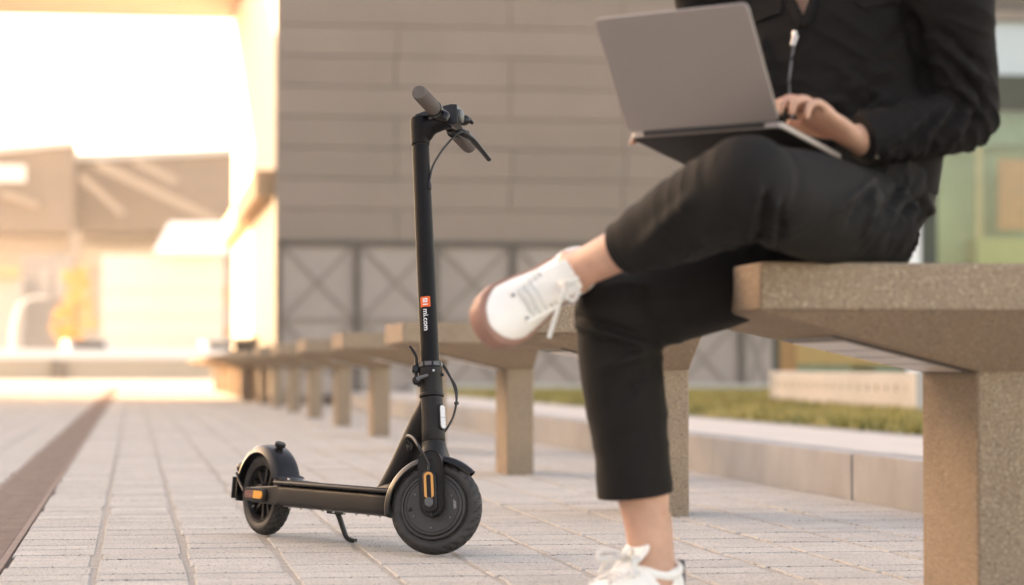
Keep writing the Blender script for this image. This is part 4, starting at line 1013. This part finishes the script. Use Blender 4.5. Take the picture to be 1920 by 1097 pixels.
# cuff and its button
cd = (J['Lel'] - J['Lwr']).normalized()
MB().tube([J['Lwr'] + cd * .002, J['Lwr'] + cd * .028, J['Lwr'] + cd * .055], [.0435, .0462, .0490], 30).build('cuff', m_cloth, shirt, smooth=True, sharp=50)
MB().ball(J['Lwr'] + cd * .030 - UP * .036 - _fw * .030, .005, n=8).build('button', mat('horn_button', (.08, .06, .045), .4), shirt, smooth=True)

# ------------------------------------------------------------------ sneakers
def outline(x_):                                        # half width of the sole along the foot (x: -.072 heel .. .205 toe)
    t = (x_ + .072) / .277
    base_ = [(0, .0), (.02, .018), (.07, .029), (.2, .034), (.4, .035), (.6, .044), (.75, .049), (.88, .043), (.95, .031), (.985, .018), (1, .0)]
    for (a, b), (c_, d) in zip(base_, base_[1:]):
        if a <= t <= c_: return b + (d - b) * (t - a) / (c_ - a)
    return 0
def top_h(x_):
    pts = [(-.072, .050), (-.060, .082), (-.03, .078), (0, .072), (.03, .084), (.06, .094), (.085, .085), (.12, .068), (.155, .054), (.185, .046), (.205, .034)]
    for (a, b), (c_, d) in zip(pts, pts[1:]):
        if a <= x_ <= c_: return b + (d - b) * (x_ - a) / (c_ - a)
    return .034
def sneaker(label, ank, f_, n_, lace_ends):
    sd = n_.cross(f_)
    M_ = Matrix((f_, sd, n_)).transposed().to_4x4() @ Matrix.Diagonal((.92, 1.08, .95, 1)); M_.translation = ank - n_ * .084
    up_ = MB(); rings = []
    xs = [-.0705, -.066, -.058, -.045, -.03, -.015, 0, .015, .03, .045, .06, .075, .09, .105, .12, .135, .15, .165, .178, .188, .196, .201, .2035]
    for x_ in xs:
        w = outline(x_) * .97 + .001; h = top_h(x_); ring = []; z0 = .016
        for j in range(17):
            a = math.pi * j / 16; c_, s_ = math.cos(a), math.sin(a)
            p_ = 3.2 if x_ < .05 else 2.4
            ww = w * (1 - .22 * (max(0, s_) ** 2) * (1 if x_ < .06 else .9))
            ring.append((x_, ww * math.copysign(abs(c_) ** (2 / p_), c_), z0 + (h - z0) * abs(s_) ** (2 / p_)))
        rings.append(ring)
    up_.loft(rings)
    me_ = remesh(up_, 'sneaker', .0032, 5)
    for v in me_.vertices: v.co = M_ @ v.co
    bv = BVHTree.FromPolygons([v.co.copy() for v in me_.vertices], [tuple(p.vertices) for p in me_.polygons])
    sn = thing('sneaker', label, 'shoe'); del sn['label']; del sn['category']
    sn.parent = person
    upo = link_mesh(me_, 'upper', m_shoe, sn)
    so_ = MB(); top = []; N_ = 64
    pts = []
    xs2 = [-.072 + .277 * (.5 - .5 * math.cos(math.pi * i / 32)) for i in range(33)]
    right_ = [(x_ + (.004 if i > 26 else -.003 if i < 4 else 0), outline(x_) + .0035) for i, x_ in enumerate(xs2)]
    poly = right_ + [(a, -b) for a, b in right_[-2:0:-1]]
    so_.loft([[(a * .985 + .001, b * .96, 0) for a, b in poly], [(a, b, .004) for a, b in poly], [(a, b, .027 + .010 * max(0, (a - .15) / .055)) for a, b in poly], [(a * .985 + .001, b * .95, .030 + .010 * max(0, (a - .15) / .055)) for a, b in poly]], M=M_)
    so_.build('sole', m_gum, sn, smooth=True, sharp=40)
    # collar, tongue, heel tab
    loop = []
    for k in range(28):
        a = 2 * math.pi * k / 28; x_ = -.010 + .050 * math.cos(a); y_ = .0315 * math.sin(a)
        loop.append(M_ @ Vector((x_, y_, .0700 + (.010 * max(0, math.cos(a)) ** 2) + (.012 * max(0, -math.cos(a)) ** 2))))
    cl = MB(); nn = 28; rg_ = []
    for k in range(nn):
        c_ = loop[k]; tdir = (loop[(k + 1) % nn] - loop[k - 1]).normalized(); u_ = n_; v_ = tdir.cross(u_).normalized()
        rg_.append([c_ + u_ * .0105 * math.cos(2 * math.pi * j / 10) + v_ * .0070 * math.sin(2 * math.pi * j / 10) for j in range(10)])
    cl.loft(rg_, closed=True); cl.build('collar', m_shoe, sn, smooth=True)
    tg = MB().tube([M_ @ Vector(p) for p in ((.095, 0, .074), (.070, 0, .092), (.052, 0, .108), (.042, 0, .119), (.037, 0, .127))], [(.004, .022), (.005, .026), (.006, .030), (.0065, .031), (.005, .027)], 18, ref=f_).build('tongue', m_shoe, sn, smooth=True, sharp=60)
    MB().loft([[M_ @ Vector((-.0735 + .004 * abs(y_) / .02, y_, z_)) for y_, z_ in ((-.017, .032), (.017, .032), (.014, .094), (-.014, .094))], [M_ @ Vector((-.0655 + .004 * abs(y_) / .02, y_, z_)) for y_, z_ in ((-.017, .032), (.017, .032), (.014, .094), (-.014, .094))]]).build('heel_tab', m_navy, sn, bevel=.002)
    # eyestays, eyelets and laces
    def drop(x_, y_):
        o_ = M_ @ Vector((x_, y_, .2)); h = bv.ray_cast(o_, -n_, .3); return (h[0], h[1]) if h[0] is not None else (M_ @ Vector((x_, y_, .08)), n_)
    eye = []
    for s_ in (-1, 1):
        stay = []
        for k in range(7):
            t = k / 6; p_, q_ = drop(.064 + .072 * t, s_ * (.0255 - .005 * t)); stay.append(p_ + q_ * .0012)
        MB().tube(stay, [(.0022, .0095)] * 7, 10, ref=n_).build('eyestay', m_shoe, sn, smooth=True)
        row = []
        for k in range(6):
            t = k / 5; p_, q_ = drop(.068 + .064 * t, s_ * (.0255 - .005 * t)); row.append(p_ + q_ * .003)
            rm_ = q_.to_track_quat('Y', 'Z').to_matrix().to_4x4(); rm_.translation = p_ + q_ * .0026
            MB().lathe([(.0001, 0), (.0036, 0), (.0036, .0014), (.0001, .0012)], 10, M=rm_).build('eyelet', m_eyelet, sn)
        eye.append(row)
    for k in range(5):
        a, b = eye[0][k], eye[1][k]; m_ = a.lerp(b, .5) + n_ * .006
        MB().tube(catmull([a, m_, b], 4), [(.0022, .0045)] * 9, 8, ref=n_).build('lace', m_lace, sn, smooth=True)
    kn_ = M_ @ Vector((.060, 0, .104))
    for pts in lace_ends(kn_): MB().tube(catmull(pts, 6), [(.0032, .0042)] * (6 * (len(pts) - 1) + 1), 8).build('lace', m_lace, sn, smooth=True)
    return sn
def ends_L(k):
    loopc = at(1066, 552, 4.30)
    return [[k, k + _rt * .008 - _up * .012, at(1058, 540, 4.29), at(1047, 575, 4.285), at(1036, 612, 4.285), at(1029, 634, 4.285)],
            [k, at(1055, 535, 4.295), at(1072, 533, 4.29), at(1083, 548, 4.29), at(1076, 562, 4.29), at(1062, 558, 4.29), at(1056, 545, 4.29)],
            [k, at(1060, 530, 4.29), at(1074, 527, 4.29), at(1086, 521, 4.29)]]
def ends_R(k):
    s_ = nt_R.cross(ft_R)
    return [[k, k + ft_R * .012 + UP * .014 + s_ * .02, k + ft_R * .030 + UP * .016 + s_ * .026, k + ft_R * .034 + UP * .006 + s_ * .02, k + ft_R * .010 + UP * .002],
            [k, k + ft_R * .014 + UP * .010 - s_ * .024, k + ft_R * .034 + UP * .010 - s_ * .04, k + ft_R * .040 - UP * .004 - s_ * .034, k + ft_R * .010],
            [k, k + ft_R * .02 + s_ * .03, k + ft_R * .035 - UP * .03 + s_ * .045], [k, k + ft_R * .02 - s_ * .03, k + ft_R * .03 - UP * .03 - s_ * .048]]
shL = sneaker('raised white sneaker', aL, ft_L, nt_L, ends_L)
shR = sneaker('planted white sneaker', aR, ft_R, nt_R, ends_R)
shL['label'] = 'raised white sneaker with gum sole and dangling lace'
shR['label'] = 'white sneaker planted on the paving'

# ------------------------------------------------------------------ far things beyond the gateway
def col_at(px, D): return (px - 250) * D / F_PX * math.cos(YAW)         # lateral place in the row direction
def zat(py, D): return CAM_H + (690 - py) * D / F_PX
def yat(D, X): return (D - X * math.sin(YAW)) / math.cos(YAW)
def block(parent, name, m, x0, x1, D, y0, y1, depth=1., bevel=0):
    X0, X1 = col_at(x0, D), col_at(x1, D); Y_ = yat(D, (X0 + X1) / 2)
    o = MB().box(X0, X1, Y_, Y_ + depth, max(0, zat(y1, D)), zat(y0, D)).build(name, m, parent, bevel=bevel)
    o.matrix_local = parent.matrix_world.inverted() if parent else Matrix()
    return o
def root(name, label, cat, px, D, group=None):
    X = col_at(px, D); t_ = thing(name, label, cat, (X, yat(D, X), 0), group=group); bpy.context.view_layer.update(); return t_
m_cream = mat('cream_wall', (.68, .61, .53), .8, var=.04, vscale=.3)
m_tan = mat('tan_wall', (.46, .37, .28), .85, var=.06, vscale=.5)
m_roofb = mat('bronze_roof', (.22, .165, .13), .7, var=.1, vscale=.25)
m_pale = mat('pale_wall', (.52, .46, .41), .8, var=.06, vscale=.3)
m_lit = mat('white_coping', (.8, .78, .74), .7, var=.03)
m_grey = mat('grey_wall', (.38, .335, .30), .8, var=.1, vscale=.4)

bin_ = root('litter_bin', 'square black litter bin standing in the bench row beside the pale side wall', 'bin', 462, 31.95)
block(bin_, 'bin_body', m_black, 440, 485, 31.95, 640, 684, .30, .012)
block(bin_, 'bin_post', m_brown, 458, 467, 32.06, 684, 755, .06)
block(bin_, 'bin_lid', m_satin, 438, 487, 31.93, 633, 639, .40, .006)

par = root('boundary_wall', 'low tan boundary wall with a bright white coping across the far end', 'wall', 200, 92)
block(par, 'wall_body', m_tan, -60, 424, 92, 673, 716, .4)
block(par, 'coping', m_lit, -64, 428, 91.9, 655, 672.6, .9)
block(par, 'gate_post', m_roofb, 99, 126, 91.6, 673, 716, .2)

cb = root('cream_kiosk', 'cream box building with faint joints and a white sloping roof beyond the wall', 'building', 305, 112)
block(cb, 'wall', m_cream, 190, 420, 112, 478, 714, 6)
for yy in (545, 592, 636): block(cb, 'wall_joint', m_tan, 190, 420, 111.97, yy, yy + 1.6, .02)
X0, X1, X2 = col_at(288, 112), col_at(428, 112), col_at(320, 112); Yk = yat(112, X1)
o = MB().add([(X0, Yk - .5, zat(478, 112)), (X1, Yk - .5, zat(478, 112)), (X1, Yk + 5, zat(428, 112) + .4), (X2, Yk + 5, zat(428, 112) + .4),
              (X0, Yk - .5, zat(478, 112) + .15), (X1, Yk - .5, zat(478, 112) + .15), (X1, Yk + 5, zat(428, 112) + .55), (X2, Yk + 5, zat(428, 112) + .55)],
             [(0, 3, 2, 1), (4, 5, 6, 7), (0, 1, 5, 4), (1, 2, 6, 5), (2, 3, 7, 6), (3, 0, 4, 7)]).build('roof', m_lit, cb)
o.matrix_local = cb.matrix_world.inverted()

hall = root('far_hall', 'wide hall with a dark bronze overhanging roof far beyond the gateway', 'building', 200, 150)
def wedge(parent, name, m, pts, D, depth):
    V0 = []
    for d_ in (0, depth):
        for px, py in pts:
            X = col_at(px, D); V0.append((X, yat(D, X) + d_, zat(py, D)))
    n = len(pts)
    o = MB().add(V0, [tuple(range(n)), tuple(range(2 * n - 1, n - 1, -1))] + [(i, i + n, (i + 1) % n + n, (i + 1) % n) for i in range(n)]).build(name, m, parent)
    o.matrix_local = parent.matrix_world.inverted(); return o
wedge(hall, 'roof', m_roofb, [(-120, 292), (138, 262), (138, 432), (-120, 432)], 150, 16)
wedge(hall, 'roof', m_roofb, [(138.5, 290), (560, 272), (560, 432), (138.5, 432)], 152, 16)
m_strip = mat('roof_edge', (.62, .58, .54), .6)
wedge(hall, 'roof_edge', m_strip, [(-120, 282), (139, 261), (139, 272), (-120, 295)], 149.6, .3)
wedge(hall, 'roof_edge', m_strip, [(139, 288), (560, 270), (560, 281), (139, 301)], 151.6, .3)
m_str2 = mat('roof_streak', (.34, .265, .21), .7)
for a, b, w in (((180, 306), (420, 420), 16), ((250, 300), (330, 340), 14), ((0, 360), (70, 385), 12), ((150, 330), (230, 400), 12)):  # lit streaks across the roof, made as paler bars
    dx, dy = b[0] - a[0], b[1] - a[1]; l_ = math.hypot(dx, dy); nx, ny = -dy / l_ * w / 2, dx / l_ * w / 2
    wedge(hall, 'roof_streak', m_str2, [(a[0] + nx, a[1] + ny), (b[0] + nx, b[1] + ny), (b[0] - nx, b[1] - ny), (a[0] - nx, a[1] - ny)], 149.4, .5)
block(hall, 'clerestory', m_lit, -20, 46, 149.5, 309, 340, .3)
block(hall, 'wall', m_pale, -120, 560, 158, 432, 712, 6)
block(hall, 'column', m_str2, 130, 152, 149.8, 432, 712, 1)
block(hall, 'window_band', m_cream, -120, 128, 157.8, 462, 500, .3)
block(hall, 'window_band', m_cream, 155, 420, 157.8, 462, 500, .3)

gb = root('grey_block', 'small grey block behind the yellow tree left of the column', 'building', 85, 135)
block(gb, 'wall', m_grey, 38, 132, 135, 476, 712, 5)
for i in range(3): block(gb, 'window', m_pale, 46 + 28 * i, 64 + 28 * i, 134.9, 500, 560, .15)
sh = root('low_shop', 'low pale shop with an orange awning at the left edge behind the wall', 'building', 10, 130)
block(sh, 'wall', m_pale, -80, 37, 130, 520, 712, 5)
block(sh, 'awning', mat('awning', (.62, .36, .2), .7), -80, 37, 129.2, 498, 520, .8)

# yellow tree
def leaf_mat(name, c0, c1):
    m = bpy.data.materials.new(name); m.use_nodes = True; nt = m.node_tree; b = nt.nodes['Principled BSDF']; b.inputs['Roughness'].default_value = .6
    g = nt.nodes.new('ShaderNodeNewGeometry'); r = nt.nodes.new('ShaderNodeMix'); r.data_type = 'RGBA'; r.inputs[6].default_value = (*c0, 1); r.inputs[7].default_value = (*c1, 1)
    nt.links.new(g.outputs['Random Per Island'], r.inputs[0]); nt.links.new(r.outputs[2], b.inputs['Base Color'])
    b.inputs['Transmission Weight'].default_value = 0; return m
m_leaf = leaf_mat('yellow_leaves', (.50, .24, .05), (.72, .42, .14)); m_bark = mat('bark', (.16, .11, .08), .9)
def tree(px, D, ytop, ybot, halfw, label, seed):
    r_ = random.Random(seed); t_ = root('autumn_tree', label, 'tree', px, D, 'yellow trees beyond the wall'); zt_, zb_ = zat(ytop, D), zat(ybot, D); hw = halfw * D / F_PX
    tk = MB().tube([(0, 0, 0), (.05, 0, zb_), (0, .05, (zb_ + zt_) / 2), (.02, 0, zt_ - .3)], [.14, .11, .07, .02], 8)
    for k in range(9):
        z0 = zb_ - .2 + k * (zt_ - zb_) / 11; a = k * 2.4; l_ = hw * .8
        tk.tube([(0, 0, z0), (l_ * .5 * math.cos(a), l_ * .5 * math.sin(a), z0 + .35), (l_ * math.cos(a), l_ * math.sin(a), z0 + .6)], [.05, .03, .01], 6)
    tk.build('trunk', m_bark, t_, smooth=True)
    cr = MB()
    for c in range(34):
        a = r_.uniform(0, 6.28); rr = hw * math.sqrt(r_.random()) * .85; z = r_.uniform(zb_, zt_ - .2); cw = hw * r_.uniform(.18, .34)
        rr *= math.sin(math.pi * (.18 + .74 * (z - zb_) / (zt_ - zb_)))
        for l_ in range(70):
            p = Vector((rr * math.cos(a) + r_.gauss(0, cw * .5), rr * math.sin(a) + r_.gauss(0, cw * .5), z + r_.gauss(0, cw * .5)))
            u = Vector((r_.gauss(0, 1), r_.gauss(0, 1), r_.gauss(0, 1))).normalized() * .06; v = u.orthogonal().normalized() * .05
            cr.add([p - u, p + v, p + u, p - v], [(0, 1, 2, 3)])
    me = bpy.data.meshes.new('crown'); me.from_pydata(cr.v, [], cr.f); me.materials.append(m_leaf)
    o = bpy.data.objects.new('crown', me); COL.objects.link(o); o.parent = t_
tree(140, 118, 500, 640, 52, 'yellow autumn tree left of the cream box building', 11)
tree(416, 125, 520, 640, 22, 'slim yellow autumn tree showing right of the cream box building', 12)

# street lamp with a curved arm
lm = root('street_lamp', 'pale street lamp with a curved arm at the left beyond the wall', 'street lamp', 22, 110)
s_ = 110 / F_PX
MB().tube(catmull([(0, 0, 0), (0, 0, zat(640, 110)), (.10, 0, zat(600, 110)), (.40, 0, zat(570, 110)), (.85, 0, zat(558, 110)), (1.15, 0, zat(556, 110))], 6), lerp_list([.09, .075, .065, .06, .055, .05], 6), 12).build('mast', m_lit, lm, smooth=True)
MB().ball((1.30, 0, zat(558, 110)), .26, .12, .07, 8).build('lamp_head', m_strip, lm, smooth=True)

# parked cars behind the wall
def car(px, D, rz, paint, label):
    c = root('parked_car', label, 'car', px, D, 'cars parked behind the boundary wall'); c.rotation_euler.z = rz
    prof = [(-2.1, .35), (-2.1, .78), (-1.95, .92), (-1.2, 1.0), (-.75, 1.42), (-.3, 1.52), (.6, 1.5), (1.25, 1.05), (1.95, .92), (2.1, .7), (2.1, .35)]
    MB().loft([[(x_, -.86, z_ * .99) for x_, z_ in prof], [(x_, -.80, z_) for x_, z_ in prof]]).v
    b = MB().prism(prof, -.85, .85, 'xz').build('body', paint, c, bevel=.06, segs=3)
    for s2 in (-1, 1): MB().prism([(-1.0, 1.02), (-.66, 1.40), (.52, 1.42), (1.05, 1.06)], s2 * .845, s2 * .862, 'xz').build('side_window', m_gloss, c)
    MB().loft([[(1.24, -.68, 1.09), (1.24, .68, 1.09), (.68, .62, 1.47), (.68, -.62, 1.47)], [(1.27, -.68, 1.10), (1.27, .68, 1.10), (.71, .62, 1.48), (.71, -.62, 1.48)]]).build('windscreen', m_gloss, c)
    for wx in (-1.3, 1.3):
        for s2 in (-1, 1):
            w = MB().lathe([(.2, -.1), (.32, -.1), (.33, 0), (.32, .1), (.2, .1)], 24).build('wheel', m_rub, c, smooth=True, mx=Matrix.Translation((wx, s2 * .78, .33)))
            MB().lathe([(.001, -.08), (.2, -.09), (.2, .09), (.001, .08)], 20).build('rim', m_steel, w, smooth=True)
    for s2 in (-1, 1): MB().ball((2.08, s2 * .62, .72), .05, .15, .08, 6).build('headlight', m_clear, c, smooth=True)
car(160, 101, R(-80), mat('silver_paint', (.55, .56, .57), .3, metal=.4), 'silver car parked behind the wall under the yellow tree')
car(415, 104, R(-84), mat('white_paint', (.8, .79, .77), .3), 'white car parked behind the wall near the corner of the clad building')

# warm evening air
hz = MB().box(-320, 320, -75, 515, -1.5, 18).build('haze'); hm_ = bpy.data.materials.new('haze_air'); hm_.use_nodes = True; nt = hm_.node_tree
nt.nodes.remove(nt.nodes['Principled BSDF']); pvn = nt.nodes.new('ShaderNodeVolumePrincipled'); pvn.inputs['Color'].default_value = (1, .95, .90, 1); pvn.inputs['Density'].default_value = .00042; pvn.inputs['Anisotropy'].default_value = .35
nt.links.new(pvn.outputs[0], nt.nodes['Material Output'].inputs['Volume']); hz.data.materials.append(hm_); tag(hz, 'thin warm evening haze in the air over the plaza', 'haze', kind='stuff')
